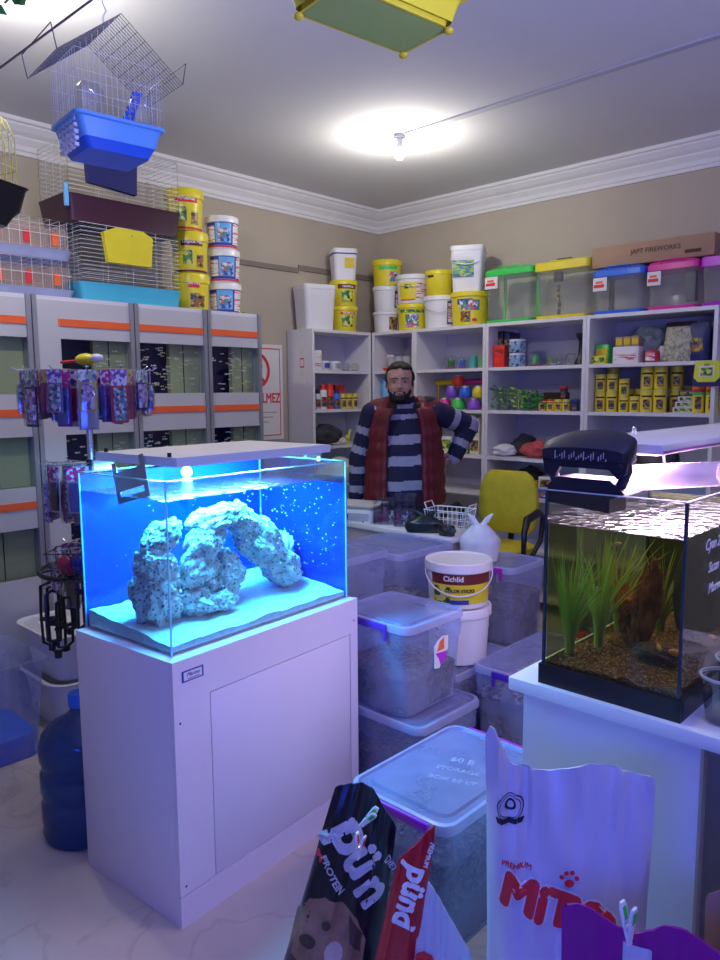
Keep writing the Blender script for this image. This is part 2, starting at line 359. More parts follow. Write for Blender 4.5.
# ---------------------------------------------------------------- rack of fish tanks along the left wall
M['rack_dark'] = mat('tank_blue_back', (0.012, 0.02, 0.10), 0.2, var=0.2)
M['olive'] = mat('olive_filter_board', (0.50, 0.52, 0.27), 0.4, var=0.2, scale=3)
XR = -3.55
M['fish'] = mat('pale_fish', (0.85, 0.62, 0.40), 0.5); M['fishw'] = mat('white_fish', (0.8, 0.8, 0.75), 0.5)
bays = [(0.92, 1.50, 'leftmost'), (1.53, 2.03, 'second from left, behind the hanging packets'), (2.06, 2.485, 'third from left, full of small fish'), (2.515, 2.875, 'rightmost, beside the wall sign')]
for bi, (y0, y1, nm) in enumerate(bays):
    t = thing('aquarium_rack', 'silver orange-striped fish tank rack, ' + nm, 'aquarium rack', (XR, y0, 0), PI / 2, 'aquarium racks along the left wall')
    wd = y1 - y0; D = 0.70; fr = 0.10 if bi == 1 else 0.0
    for x0, w_ in ((-0.012, 0.022), (wd - 0.010, 0.022)): bx('upright', M['alu'], t, x0, x0 + w_, -0.012, 0.03, 0, 1.965)
    bx('side_panel', M['silver'], t, 0.0, 0.008, 0.03, D, 0, 1.95); bx('side_panel', M['silver'], t, wd - 0.008, wd, 0.03, D, 0, 1.95)
    bx('back_panel', M['silver'], t, 0, wd, D - 0.01, D, 0, 1.95)
    bx('top_board', M['white_board'], t, 0.01, wd - 0.01, 0.0, D, 1.945, 1.965)
    if fr: bx('wide_post', M['silver'], t, 0.011, fr + 0.02, -0.006, 0.02, 0, 1.945)
    for z0, z1 in ((1.765, 1.945), (1.30, 1.50), (0.86, 1.06), (0.0, 0.62)):
        p = bx('front_band', M['silver'], t, 0.011 + fr, wd - 0.011, -0.004, 0.02, z0, z1)
        if z1 > 0.7: bx('orange_strip', M['orange'], p, 0.011 + fr, wd - 0.011, -0.009, -0.004, z1 - 0.12 if z1 > 1.9 else z1 - 0.105, z1 - 0.085 if z1 > 1.9 else z1 - 0.07)
    for k, (z0, z1) in enumerate(((1.50, 1.765), (1.06, 1.30), (0.62, 0.86))):
        q = bx('tank_pane', M['glass'], t, 0.011 + fr, wd - 0.011, 0.012, 0.015, z0, z1)
        bx('tank_back', M['rack_dark'], t, 0.01, wd - 0.01, 0.14, 0.15, z0 - 0.02, z1 + 0.02)
        bx('tank_floor', M['silver'], t, 0.01, wd - 0.01, 0.02, 0.26, z0 - 0.02, z0 - 0.005)
        fx = fr + (wd - fr) * 0.52
        f = bx('filter_board', M['olive'], t, fx, wd - 0.013, 0.045, 0.075, z0, z1)
        bx('seam', M['black_pl'], f, fx + (wd - fx) * 0.42, fx + (wd - fx) * 0.42 + 0.004, 0.042, 0.045, z0, z1)
        if bi: 
            n = (30, 36, 55, 42)[bi] if k < 2 else 14
            b = MB()
            for i in range(n):
                c = (random.uniform(fr + 0.03, wd - 0.04), random.uniform(0.022, 0.038), random.uniform(z0 + 0.02, z1 - 0.02)); L = random.uniform(0.008, 0.014); s_ = random.choice((-1, 1))
                b.mi = random.randint(0, 1); b.ball(c, L, 1, (1.0, 0.25, 0.4))
                v = [b._v((c[0] - s_ * L * 0.8, c[1], c[2])), b._v((c[0] - s_ * L * 1.6, c[1], c[2] + L * .5)), b._v((c[0] - s_ * L * 1.6, c[1], c[2] - L * .5))]; b._f(v)
            o = b.build('fish_school', [M['fish'], M['fishw']], t); o['kind'] = 'stuff'

# ---------------------------------------------------------------- marine aquarium and its cabinet
CA = R_(95)     # long side runs about along +Y
cabx = thing('aquarium_cabinet', 'white cabinet with one large door under the blue marine aquarium', 'cabinet', (-1.703, 1.043, 0), CA)
# local x = along the long front face, local y = away behind it (towards -X); the face looks along local -y
CW, CDp, CH = 0.80, 0.46, 0.777
bx('carcass', M['cab_white'], cabx, 0, CW, 0.004, CDp, 0, CH, 0.002)
fp = MB(); o_ = [(0, 0.095), (0.126, 0.095), (0.126, 0.656), (CW - 0.04, 0.656), (CW - 0.04, 0.095), (CW, 0.095), (CW, CH), (0, CH)]; fp.T = Matrix.Translation((0, -0.014, 0)); fp.poly(o_, 0.017); fp.T = Matrix(); fp.box(0, CW, -0.014, 0.003, 0, 0.092)
fp.build('front_frame', M['cab_white'], cabx)
bx('door', M['cab_white'], cabx, 0.130, CW - 0.043, -0.013, 0.003, 0.096, 0.6525, 0.001)
for x, z in ((0.02, 0.60), (0.02, 0.12), (CW - 0.02, 0.70)): MB().ball((x, -0.014, z), 0.004, 1, (1, 0.3, 1)).build('screw_cap', M['ink'], cabx)
bd = bx('badge', M['blueink'], cabx, 0.030, 0.105, -0.0155, -0.0145, 0.712, 0.744)
bx('badge_face', M['paper'], bd, 0.036, 0.099, -0.0162, -0.0155, 0.716, 0.740)
lettering('Marine', 0.016, M['blueink'], bd, (0.0675, -0.0165, 0.731), shear=0.3)
bx('badge_line', M['blueink'], bd, 0.048, 0.09, -0.0168, -0.0162, 0.7185, 0.7205)

TKL, TKD, TKH = 0.755, 0.43, 0.487
M['film'] = mat('blue_film_and_reflection', (0.003, 0.075, 0.60), 0.22, var=0.15, scale=2)
M['water'] = glass_mat('marine_water', (0.70, 0.93, 1.0), 0.15, 0.05, 1.2)
M['water_top'] = glass_mat('marine_water_surface', (0.75, 0.95, 1.0), 0.8, 0.12, 1.33, bump=0.35, bscale=14, add=0.22)
tk = thing('marine_aquarium', 'glass marine aquarium glowing bright blue on the white cabinet', 'aquarium', (-1.731, 1.070, CH), R_(94.5))
G = 0.006
bx('front_pane', M['glass'], tk, 0, TKL, 0, G, 0, TKH); bx('back_pane', M['glass'], tk, 0, TKL, TKD - G, TKD, 0, TKH)
bx('side_pane', M['glass'], tk, 0, G, G, TKD - G, 0, TKH); bx('side_pane', M['glass'], tk, TKL - G, TKL, G, TKD - G, 0, TKH)
bx('bottom_pane', M['glass'], tk, G, TKL - G, G, TKD - G, 0, G)
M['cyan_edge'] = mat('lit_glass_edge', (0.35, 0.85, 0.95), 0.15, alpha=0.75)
e = MB()
for x in (0, TKL - 0.004):
    for y in (-0.001, TKD - 0.003): e.box(x - 0.0005, x + 0.004, y, y + 0.004, 0, TKH)
e.box(0, TKL, -0.001, 0.005, TKH - 0.003, TKH + 0.001); e.box(0, TKL, TKD - 0.005, TKD + 0.001, TKH - 0.003, TKH + 0.001)
e.box(-0.001, 0.005, 0, TKD, TKH - 0.003, TKH + 0.001); e.box(TKL - 0.005, TKL + 0.001, 0, TKD, TKH - 0.003, TKH + 0.001)
e.build('glass_edges', M['cyan_edge'], tk)
bx('film_and_reflection', M['film'], tk, 0, TKL, TKD + 0.001, TKD + 0.003, 0, TKH - 0.01)
bx('film_and_reflection', M['film'], tk, TKL + 0.001, TKL + 0.003, 0.0, TKD, 0, TKH - 0.08)  # end pane: blue sheet stands in for the water's internal reflection
WZ = TKH - 0.058
bx('water', M['water'], tk, G + .001, TKL - G - .001, G + .001, TKD - G - .001, 0.012, WZ)
wt = MB(); wt.box(G + .0015, TKL - G - .0015, G + .0015, TKD - G - .0015, WZ + 0.001, WZ + 0.003)
wt.build('water_surface', M['water_top'], tk)
# coral sand bed
sd = MB(); nx, ny = 40, 24; gr = []
for i in range(nx + 1):
    row = []
    for j in range(ny + 1):
        x = G + .002 + (TKL - 2 * G - .004) * i / nx; y = G + .002 + (TKD - 2 * G - .004) * j / ny
        row.append(sd._v((x, y, 0.026 + 0.010 * mnoise.noise(Vector((x * 9, y * 9, 2))) + 0.03 * (y / TKD) + 0.004 * mnoise.noise(Vector((x * 70, y * 70, 5))))))
    gr.append(row)
for i in range(nx):
    for j in range(ny): sd._f([gr[i][j], gr[i + 1][j], gr[i + 1][j + 1], gr[i][j + 1]])
edge = [gr[i][0] for i in range(nx + 1)] + [gr[nx][j] for j in range(1, ny + 1)] + [gr[i][ny] for i in range(nx - 1, -1, -1)] + [gr[0][j] for j in range(ny - 1, 0, -1)]
low = [sd.b.verts.new((v.co.x, v.co.y, 0.008)) for v in edge]
for i in range(len(edge)): sd._f([edge[i], low[i], low[(i + 1) % len(edge)], edge[(i + 1) % len(edge)]])
sd._f(low)
M['sand'] = mat('white_coral_sand', (0.82, 0.84, 0.82), 0.9, var=0.15, scale=60, bump=0.5, bscale=150)
so = sd.build('coral_sand', M['sand'], None, True, loc=tk.location, rotz=R_(94.5)); tag(so, 'white coral sand bed in the blue marine aquarium', 'sand', kind='stuff')
# reef rocks
def rock_mat():
    m = mat('pitted_reef_rock', (0.80, 0.82, 0.78), 0.95, col2=(0.50, 0.50, 0.46), scale=22, bump=0.8, bscale=60); nt = m.node_tree; b = nt.nodes['Principled BSDF']
    src = b.inputs['Base Color'].links[0].from_socket; v = nt.nodes.new('ShaderNodeTexVoronoi'); v.inputs['Scale'].default_value = 75
    nt.links.new(nt.nodes['Texture Coordinate'].outputs['Object'], v.inputs['Vector'])
    cr = nt.nodes.new('ShaderNodeValToRGB'); cr.color_ramp.elements[0].position = 0.18; cr.color_ramp.elements[0].color = (0.12, 0.12, 0.12, 1); cr.color_ramp.elements[1].position = 0.42; cr.color_ramp.elements[1].color = (1, 1, 1, 1)
    mx = nt.nodes.new('ShaderNodeMix'); mx.data_type = 'RGBA'; mx.blend_type = 'MULTIPLY'; mx.inputs[0].default_value = 0.8
    nt.links.new(v.outputs['Distance'], cr.inputs[0]); nt.links.new(src, mx.inputs[6]); nt.links.new(cr.outputs[0], mx.inputs[7]); nt.links.new(mx.outputs[2], b.inputs['Base Color'])
    return m
M['rock'] = rock_mat()
def rock(c, r, sc, seed, m, label, group, nm='reef_rock', rot=0.0, base=None, ang=R_(94.5), amp=0.30):
    b = MB(); t = bmesh.new(); bmesh.ops.create_icosphere(t, subdivisions=5, radius=1.0); S = Vector((seed * 7.3, seed * 2.9, seed * 5.1))
    Rm = Matrix.Rotation(rot, 4, 'Y')
    for v in t.verts:
        d = v.co.normalized()
        k = 1 + amp * mnoise.noise(d * 1.6 + S) + amp * 0.55 * mnoise.noise(d * 3.7 + S) + amp * 0.28 * mnoise.noise(d * 9 + S)
        pit = mnoise.noise(d * 13 + S); k -= 0.10 * max(0, pit) ** 1
        p = Rm @ Vector((d.x * r * sc[0] * k, d.y * r * sc[1] * k, d.z * r * sc[2] * k)); v.co = p
    b.b = t
    o = b.build(nm, m, None, True); o.location = base.matrix_basis @ Vector(c); o.rotation_euler = (0, 0, ang)
    return tag(o, label, 'rock', group)
GRK = 'reef rocks in the marine aquarium'
rk = [((0.115, 0.20, 0.115), 0.060, (1.15, 1.0, 1.5), 0.0, 'tall pale reef rock at the foot of the arch\'s left leg'),
      ((0.105, 0.19, 0.215), 0.054, (1.1, 0.9, 0.9), 0.5, 'pale reef rock halfway up the arch\'s left leg'),
      ((0.135, 0.19, 0.290), 0.050, (1.25, 0.9, 0.75), -0.5, 'whitest reef rock on top of the arch\'s left leg'),
      ((0.225, 0.16, 0.080), 0.050, (1.1, 1.0, 0.75), 0.1, 'low lumpy reef rock beside the tank\'s front corner'),
      ((0.235, 0.17, 0.175), 0.052, (1.2, 0.8, 0.9), -0.7, 'slanting reef rock above the low front one'),
      ((0.275, 0.17, 0.250), 0.056, (1.2, 0.8, 0.9), -0.8, 'pitted reef rock leaning up under the arch crown'),
      ((0.330, 0.19, 0.310), 0.056, (1.5, 0.95, 0.7), -0.2, 'bright reef rock at the highest point of the arch'),
      ((0.430, 0.20, 0.290), 0.055, (1.35, 0.9, 0.8), 0.6, 'round reef rock right of the arch crown'),
      ((0.510, 0.20, 0.210), 0.070, (1.5, 0.95, 0.9), 0.75, 'long pitted reef rock sloping down on the right'),
      ((0.600, 0.19, 0.110), 0.060, (1.35, 0.95, 1.0), 0.6, 'reef rock at the foot of the right slope'),
      ((0.385, 0.22, 0.115), 0.066, (1.0, 1.0, 1.25), 0.2, 'dark pitted reef rock standing inside the arch'),
      ((0.310, 0.21, 0.130), 0.050, (0.8, 0.9, 1.3), 0.4, 'narrow reef rock wedged inside the arch, left'),
      ((0.300, 0.13, 0.068), 0.040, (1.3, 0.9, 0.7), 0.0, 'small flat reef rock lying on the sand in front'),
      ((0.170, 0.24, 0.075), 0.048, (1.1, 1.0, 0.9), 0.0, 'squat reef rock behind the left leg of the arch'),
      ((0.700, 0.27, 0.120), 0.055, (0.7, 1.0, 1.5), 0.2, 'reef rock by itself against the far end pane')]
for i, (c, r, sc, ro, lb) in enumerate(rk): rock((c[0] - 0.012 + (0.03 if 6 < i < 10 else 0), c[1], c[2] * 1.03), r * 1.10, sc, i + 1, M['rock'], lb, GRK, rot=ro, base=tk)
# bubbles
b = MB()
for i in range(230):
    x = random.uniform(0.02, TKL - 0.02); y = random.choice((random.uniform(0.012, 0.05), random.uniform(0.05, 0.35)))
    if random.random() < 0.30: x = random.uniform(0.5, 0.75)
    b.ball((x, y, random.uniform(0.12, WZ - 0.01)), random.uniform(0.0012, 0.0030), 1)
M['bubble'] = mat('air_bubble', (0.85, 0.95, 1.0), 0.2)
o = b.build('air_bubbles', M['bubble'], None, True, loc=tk.location, rotz=R_(94.5)); tag(o, 'tiny air bubbles rising through the blue aquarium water', 'bubbles', kind='stuff')
# powerhead and outlet
t = thing('circulation_pump', 'small white pump at the waterline of the blue aquarium', 'pump', tk.matrix_basis @ Vector((0.36, 0.37, WZ - 0.02)), R_(94.5))
MB().lathe([(0.012, -0.03), (0.022, -0.02), (0.022, 0.02), (0.012, 0.03)], (0, 0, 0), 16).build('body', M['white_pl'], t, True)
MB().ball((0, 0, 0.05), 0.020, 2).build('dome', M['white_pl'], t, True)
MB().tube([(0, 0, 0.02), (0, 0, 0.05)], 0.008).build('neck', M['white_pl'], t, True)
# light hood
hd = thing('light_hood', 'flat white light hood above the blue marine aquarium', 'aquarium light', tk.matrix_basis @ Vector((0.0, 0.0, TKH + 0.034)), R_(94.5))
M['hood'] = mat('cream_white_hood', (0.93, 0.90, 0.80), 0.4, var=0.04)
M['hood_side'] = mat('pale_blue_hood_side', (0.72, 0.78, 0.88), 0.35)
MB().box(0.045, 0.675, 0.005, 0.40, 0.0, 0.026, 0.002).build('panel', M['hood'], hd, True)
bx('edge_strip', M['hood_side'], hd, 0.043, 0.677, 0.0025, 0.0048, 0.0005, 0.0265); bx('edge_strip', M['hood_side'], hd, 0.0425, 0.0448, 0.005, 0.40, 0.0005, 0.0265)
bx('led_strip', emit('blue_led', (0.20, 0.62, 1.0), 40), hd, 0.10, 0.60, 0.09, 0.31, -0.004, -0.0005)
for i, x in enumerate((0.10, 0.58)):
    b = MB(); b.tube([(x, 0.385, 0.001), (x, 0.405, -0.018), (x, 0.420, -0.030)], 0.004); b.build('support_leg', M['chrome'], hd, True)
b = MB(); b.box(0.59, 0.66, 0.03, 0.045, -0.013, -0.004); b.box(0.655, 0.662, 0.03, 0.045, -0.030, 0.0); b.build('support_bracket', M['white_pl'], hd)
b = MB(); b.box(0.03, 0.10, 0.39, 0.398, -0.030, 0.0); b.build('support_bracket', M['white_pl'], hd)
for i, (x, y) in enumerate(((0.055, 0.05), (0.055, 0.36))): MB().tube([(x, y, 0.0265), (x, y, 0.038)], 0.006, 8).build('screw_knob', M['black_pl'], hd, True)
al = area('marine_led_light', (0, 0, 0), (0, 0, -1), (0.16, 0.56, 1.0), 60, 0.50, 0.22); al.parent = hd; al.location = (0.35, 0.20, -0.008); al.rotation_euler = (0, 0, 0)
# hanging metal plate at the near end of the hood
t = thing('hanging_plate', 'grey metal maker\'s plate with cut-out hung on the hood end', 'plate', hd.matrix_basis @ Vector((0.036, 0.225, 0.004)), R_(94.5) - PI / 2, rot=None)
b = MB(); b.T = Matrix.Rotation(R_(24), 4, 'X')
b.T = Matrix.Rotation(R_(-14), 4, 'Y')
W2, H2 = 0.082, 0.112
outl = [(-W2, 0.012), (-W2 * .75, 0.0), (-W2 * .3, -0.014), (W2 * .3, -0.014), (W2 * .75, 0.0), (W2, 0.012), (W2, -H2), (-W2, -H2)]
inner = [(-0.052, -0.035), (0.052, -0.035), (0.052, -0.085), (-0.052, -0.085)]
b.box(-W2, -0.060, 0, 0.002, -H2, 0.010); b.box(0.060, W2, 0, 0.002, -H2, 0.010); b.box(-0.06, 0.06, 0, 0.002, -H2, -0.094); b.box(-0.06, 0.06, 0, 0.002, -0.078, -0.020)
b.build('plate', M['alu'], t)
# ---------------------------------------------------------------- counter behind which the man stands
M['counter'] = mat('grey_counter', (0.45, 0.42, 0.45), 0.5)
t = thing('sales_counter', 'low counter between the man and the plastic storage boxes', 'counter', (-2.95, 2.82, 0), 0)
bx('worktop', M['white_board'], t, 0, 0.88, 0, 0.24, 0.775, 0.80, 0.003); bx('front_panel', M['counter'], t, 0.02, 0.86, 0.02, 0.04, 0, 0.775)
bx('end_panel', M['counter'], t, 0.02, 0.04, 0.04, 0.23, 0, 0.775); bx('end_panel', M['counter'], t, 0.84, 0.86, 0.04, 0.23, 0, 0.775)

# ---------------------------------------------------------------- man
PX, PY, PR = -2.745, 3.28, R_(40)
person = thing('person', 'man with short dark hair and beard in a red vest over a striped sweater', 'person', (PX, PY, 0), PR)
def chain(b, pts):
    """pts: (x,y,z,rx,ry) elliptical capsule chain sweeping up/down"""
    for (p, q) in zip(pts, pts[1:]):
        a, c = Vector(p[:3]), Vector(q[:3]); n = max(2, int((c - a).length / 0.012))
        for i in range(n + 1):
            f = i / n; k = a.lerp(c, f); rx = p[3] + (q[3] - p[3]) * f; ry = p[4] + (q[4] - p[4]) * f
            b.ball(tuple(k), 1, 2, (rx, ry, (rx + ry) * 0.5 if (rx + ry) < 0.2 else 0.05))
def voxel(b, name, m, parent, vs, smooth_it=3):
    me = bpy.data.meshes.new(name); b.b.to_mesh(me); b.b.free(); o = bpy.data.objects.new(name, me); COL.objects.link(o)
    r = o.modifiers.new('r', 'REMESH'); r.mode = 'VOXEL'; r.voxel_size = vs
    s = o.modifiers.new('s', 'SMOOTH'); s.iterations = smooth_it; s.factor = 0.5
    dg = bpy.context.evaluated_depsgraph_get(); me2 = bpy.data.meshes.new_from_object(o.evaluated_get(dg)); o.modifiers.clear(); o.data = me2; bpy.data.meshes.remove(me)
    me2.name = name; me2.materials.clear()
    for x in (m if isinstance(m, (list, tuple)) else [m]): me2.materials.append(x)
    me2.polygons.foreach_set('use_smooth', [True] * len(me2.polygons)); o.parent = parent; return o
SHL, SHR = Vector((-0.185, 0.02, 1.375)), Vector((0.185, 0.02, 1.375))
ELL, ELR = Vector((-0.265, 0.03, 1.115)), Vector((0.375, 0.10, 1.300))
WRL, WRR = Vector((-0.285, 0.045, 0.885)), Vector((0.285, 0.06, 1.110))
M['skin'] = mat('skin', (0.52, 0.29, 0.20), 0.5, var=0.08, scale=30)
b = MB()
torso = [(0, 0.0, 0.88, .165, .125), (0, -0.01, 1.00, .175, .14), (0, -0.005, 1.15, .170, .135), (0, 0.01, 1.28, .165, .115), (0, 0.015, 1.37, .130, .085)]
chain(b, torso)
chain(b, [(0, 0.015, 1.36, .07, .065), (0, -0.01, 1.44, .056, .058), (0, -0.025, 1.50, .054, .058)])
def arm(b, s, e, w_, k=1.0, r=(0.055, 0.045, 0.030)):
    chain(b, [(*s, r[0] * k, r[0] * k), (*e, r[1] * k, r[1] * k)]); chain(b, [(*e, r[1] * k, r[1] * k), (*w_, r[2] * k, r[2] * k)])
arm(b, SHL, ELL, WRL); arm(b, SHR, ELR, WRR)
for s_ in (-1, 1):
    chain(b, [(s_ * 0.09, 0.0, 0.88, .10, .11), (s_ * 0.10, 0.0, 0.48, .062, .065), (s_ * 0.105, 0.02, 0.08, .040, .042)])
    chain(b, [(s_ * 0.105, 0.03, 0.045, .038, .04), (s_ * 0.11, -0.13, 0.035, .040, .035)])
# head (tilted slightly), facing -y
HC = Vector((-0.028, -0.035, 1.540))
hb = [((0, 0.012, 0.030), 1, (.076, .092, .086)), ((0, -0.018, -0.030), 1, (.064, .066, .075)), ((0, -0.040, -0.078), 1, (.042, .040, .032)), ((0, -0.005, -0.058), 1, (.060, .058, .045)),
      ((0, -0.086, -0.018), 1, (.012, .016, .013)), ((0, -0.078, 0.002), 1, (.009, .012, .024)), ((-.010, -.082, -.022), 1, (.008, .009, .007)), ((.010, -.082, -.022), 1, (.008, .009, .007)),
      ((-.030, -.070, .030), 1, (.024, .010, .006)), ((.030, -.070, .030), 1, (.024, .010, .006)), ((-.040, -.056, -.020), 1, (.020, .018, .018)), ((.040, -.056, -.020), 1, (.020, .018, .018)),
      ((-.076, .012, -.002), 1, (.008, .016, .026)), ((.076, .012, -.002), 1, (.008, .016, .026))]
for c, r, s_ in hb: b.ball(tuple(HC + Vector(c)), r, 3, s_)
def hand(b, w_, fwd, side, nrm, curl, k=1.0):
    """palm box-ish plus five tapering, bent fingers; fwd = along the fingers, side = towards the thumb, nrm = palm normal"""
    fwd, side, nrm = Vector(fwd).normalized(), Vector(side).normalized(), Vector(nrm).normalized()
    for i in range(4):
        base = w_ + side * (0.026 - 0.0175 * i) * k
        for j in range(6): b.ball(tuple(w_ * 1 + (base - w_) * (0.5 + 0.1 * j) + fwd * 0.085 * k * j / 5), 0.0125 * k, 1)
        p = base + fwd * 0.088 * k; L = (0.036, 0.041, 0.038, 0.030)[i] * k; d = fwd.copy(); r = 0.0085 * k
        for s3 in range(3):
            d = (d + nrm * curl).normalized(); q = p + d * L * (1, .72, .58)[s3]
            for j in range(5): b.ball(tuple(p.lerp(q, j / 4)), r, 1)
            p = q; r *= 0.9
    p = w_ + side * 0.022 * k + fwd * 0.02 * k; d = (fwd * 0.7 + side * 0.8 + nrm * 0.2).normalized(); r = 0.0115 * k
    for s3, L in enumerate((0.042, 0.034, 0.026)):
        q = p + d * L * k
        for j in range(6): b.ball(tuple(p.lerp(q, j / 5)), r, 1)
        p = q; r *= 0.88; d = (d + fwd * 0.35 + nrm * 0.15).normalized()
hand(b, WRL, (0.02, 0.0, -1), (0.1, -0.9, 0.1), (0.9, -0.1, 0), 0.18)
hand(b, WRR, (-0.9, -0.25, -0.45), (0.2, -0.5, 0.8), (-0.3, 0.8, -0.5), 0.30)
body = voxel(b, 'body', M['skin'], person, 0.0062, 2)

# sweater: torso plus both sleeves, knitted navy and grey stripes
M['navy_knit'] = mat('navy_knit', (0.012, 0.014, 0.055), 0.9, var=0.2, scale=40, bump=0.3, bscale=200)
M['grey_knit'] = mat('grey_lilac_knit', (0.36, 0.36, 0.48), 0.9, var=0.1, scale=40, bump=0.3, bscale=200)
b = MB(); chain(b, [(x, y, z, rx + .016, ry + .016) for x, y, z, rx, ry in torso]); chain(b, [(0, 0.012, 1.37, .085, .078), (0, -0.012, 1.445, .066, .068)])
arm(b, SHL, ELL, ELL.lerp(WRL, 0.96), 1.22, (0.058, 0.052, 0.040)); arm(b, SHR, ELR, ELR.lerp(WRR, 0.96), 1.22, (0.058, 0.052, 0.040))
sw = voxel(b, 'sweater', [M['navy_knit'], M['grey_knit']], person, 0.008, 3)
def seg_t(p, a, c):
    ac = c - a; f = max(0, min(1, (p - a).dot(ac) / ac.length_squared)); return f, (p - (a + ac * f)).length
for f in sw.data.polygons:
    p = f.center; best = None
    for side_, (s, e, w_) in enumerate(((SHL, ELL, WRL), (SHR, ELR, WRR))):
        f1, d1 = seg_t(p, s, e); f2, d2 = seg_t(p, e, w_)
        dd, tt = (d1, f1 * (e - s).length) if d1 < d2 else (d2, (e - s).length + f2 * (w_ - e).length)
        if best is None or dd < best[0]: best = (dd, tt, side_)
    if best[0] < 0.078 and abs(p.x) > 0.17 and (p.x * (1 if best[2] else -1)) > 0:
        tt = best[1]; f.material_index = 1 if ((tt - 0.085) % 0.115) < 0.042 and tt > 0.05 else 0
    else:
        z = p.z; f.material_index = 1 if any(lo < z - p.x * 0.06 < hi for lo, hi in ((1.345, 1.372), (1.405, 1.43), (1.205, 1.258), (1.085, 1.14), (0.945, 1.0))) else 0
# padded vest
M['vest'] = mat('dark_red_padded_cloth', (0.15, 0.006, 0.016), 0.55, var=0.25, scale=10)
b = MB()
for s_ in (-1, 1):
    for i in range(34):
        f = i / 33; z = 0.865 + f * 0.53
        wx = 0.215 - 0.02 * f if f < 0.8 else 0.199 - (f - 0.8) * 0.25
        puff = 0.009 * abs(math.sin(f * PI * 6))
        for k in range(15):
            a = k / 14; ang = (-58 + 148 * a) if True else 0     # from front opening round the side to the back
            ax = math.radians(ang); rx = wx + puff; ry = 0.165 - 0.02 * f + puff
            x = s_ * rx * math.cos(ax); y = 0.0 + ry * math.sin(ax)
            if f > 0.55 and f < 0.93 and abs(ang) < 16: continue     # arm hole
            b.ball((x, y, z), 1, 1, (0.024, 0.024, 0.016))
    chain(b, [(s_ * 0.175, 0.02, 1.415, .035, .05), (s_ * 0.085, 0.02, 1.435, .03, .055)])
    chain(b, [(s_ * 0.11, -0.11, 1.36, .03, .025), (s_ * 0.10, 0.02, 1.43, .03, .04)])
voxel(b, 'vest', M['vest'], person, 0.009, 3)
M['hoodfab'] = mat('black_hood_cloth', (0.02, 0.018, 0.018), 0.85, var=0.3)
b = MB()
for i in range(26):
    a = math.radians(-55 + 290 * i / 25); b.ball((0.105 * math.cos(a) + 0.005, 0.035 + 0.085 * math.sin(a), 1.425 + 0.02 * math.sin(a)), 1, 2, (0.030, 0.030, 0.032))
b.ball((0.13, 0.03, 1.44), 1, 2, (0.06, 0.06, 0.035)); b.ball((0.04, 0.12, 1.41), 1, 2, (0.10, 0.05, 0.06))
voxel(b, 'hood', M['hoodfab'], person, 0.009, 2)
M['trousers'] = mat('dark_trousers', (0.02, 0.02, 0.035), 0.9)
b = MB()
for s_ in (-1, 1): chain(b, [(s_ * 0.085, 0.0, 0.90, .115, .135), (s_ * 0.10, 0.0, 0.48, .080, .085), (s_ * 0.105, 0.02, 0.10, .060, .062)])
voxel(b, 'trousers', M['trousers'], person, 0.012, 2)
b = MB()
for s_ in (-1, 1): chain(b, [(s_ * 0.105, 0.04, 0.045, .045, .045), (s_ * 0.11, -0.135, 0.040, .048, .040)])
voxel(b, 'shoes', M['black_pl'], person, 0.01, 2)
M['hair'] = mat('black_hair', (0.008, 0.006, 0.006), 0.7, var=0.3, scale=80, bump=0.4, bscale=120)
b = MB()
for i in range(420):
    a = random.uniform(0, 2 * PI); el = random.uniform(-0.15, 1.0)
    d = Vector((math.cos(a) * math.sqrt(max(0, 1 - el * el)), math.sin(a) * math.sqrt(max(0, 1 - el * el)), el))
    if d.y < -0.25 and d.z < 0.60: continue
    b.ball(tuple(HC + Vector((0, 0.016, 0.034)) + Vector((d.x * .077, d.y * .093, d.z * .090))), 0.0125, 1)
for s_ in (-1, 1):
    for k in range(5): b.ball(tuple(HC + Vector((s_ * 0.0715, -0.018, 0.03 - 0.009 * k))), 0.0062, 1)
voxel(b, 'hair', M['hair'], person, 0.005, 1)
b = MB()
for i in range(900):
    d = Vector((random.uniform(-1, 1), random.uniform(-1, .35), random.uniform(-1, .3)))
    if d.length < .1: continue
    d.normalize()
    if i % 3: p = Vector((0, -0.018, -0.030)) + Vector((d.x * .0645, d.y * .067, d.z * .0755))
    else: p = Vector((0, -0.040, -0.078)) + Vector((d.x * .0425, d.y * .0405, d.z * .032))
    if p.z > -0.066 + 1.5 * max(0, abs(p.x) - .034) and not (abs(p.x) < .036 and p.z < -.050): continue
    if abs(p.x) < .024 and -.064 < p.z < -.040 and p.y < -.05: continue
    b.ball(tuple(HC + p), 0.0048, 1)
for k in range(12): b.ball(tuple(HC + Vector((-0.024 + 0.0044 * k, -0.082 + abs(k - 5.5) * 0.0012, -0.038 - abs(k - 5.5) * 0.0012))), 0.0048, 1)
for s_ in (-1, 1):
    for k in range(6): b.ball(tuple(HC + Vector((s_ * (0.027 + 0.002 * k), -0.076 + 0.001 * k, -0.042 - 0.006 * k))), 0.006, 1)
for k in range(9): b.ball(tuple(HC + Vector((-0.02 + 0.005 * k, -0.079, -0.085))), 0.009, 1)
voxel(b, 'beard', M['hair'], person, 0.004, 1)
M['eye'] = mat('eye_white', (0.45, 0.42, 0.40), 0.4); M['lips'] = mat('lips', (0.42, 0.15, 0.13), 0.5)
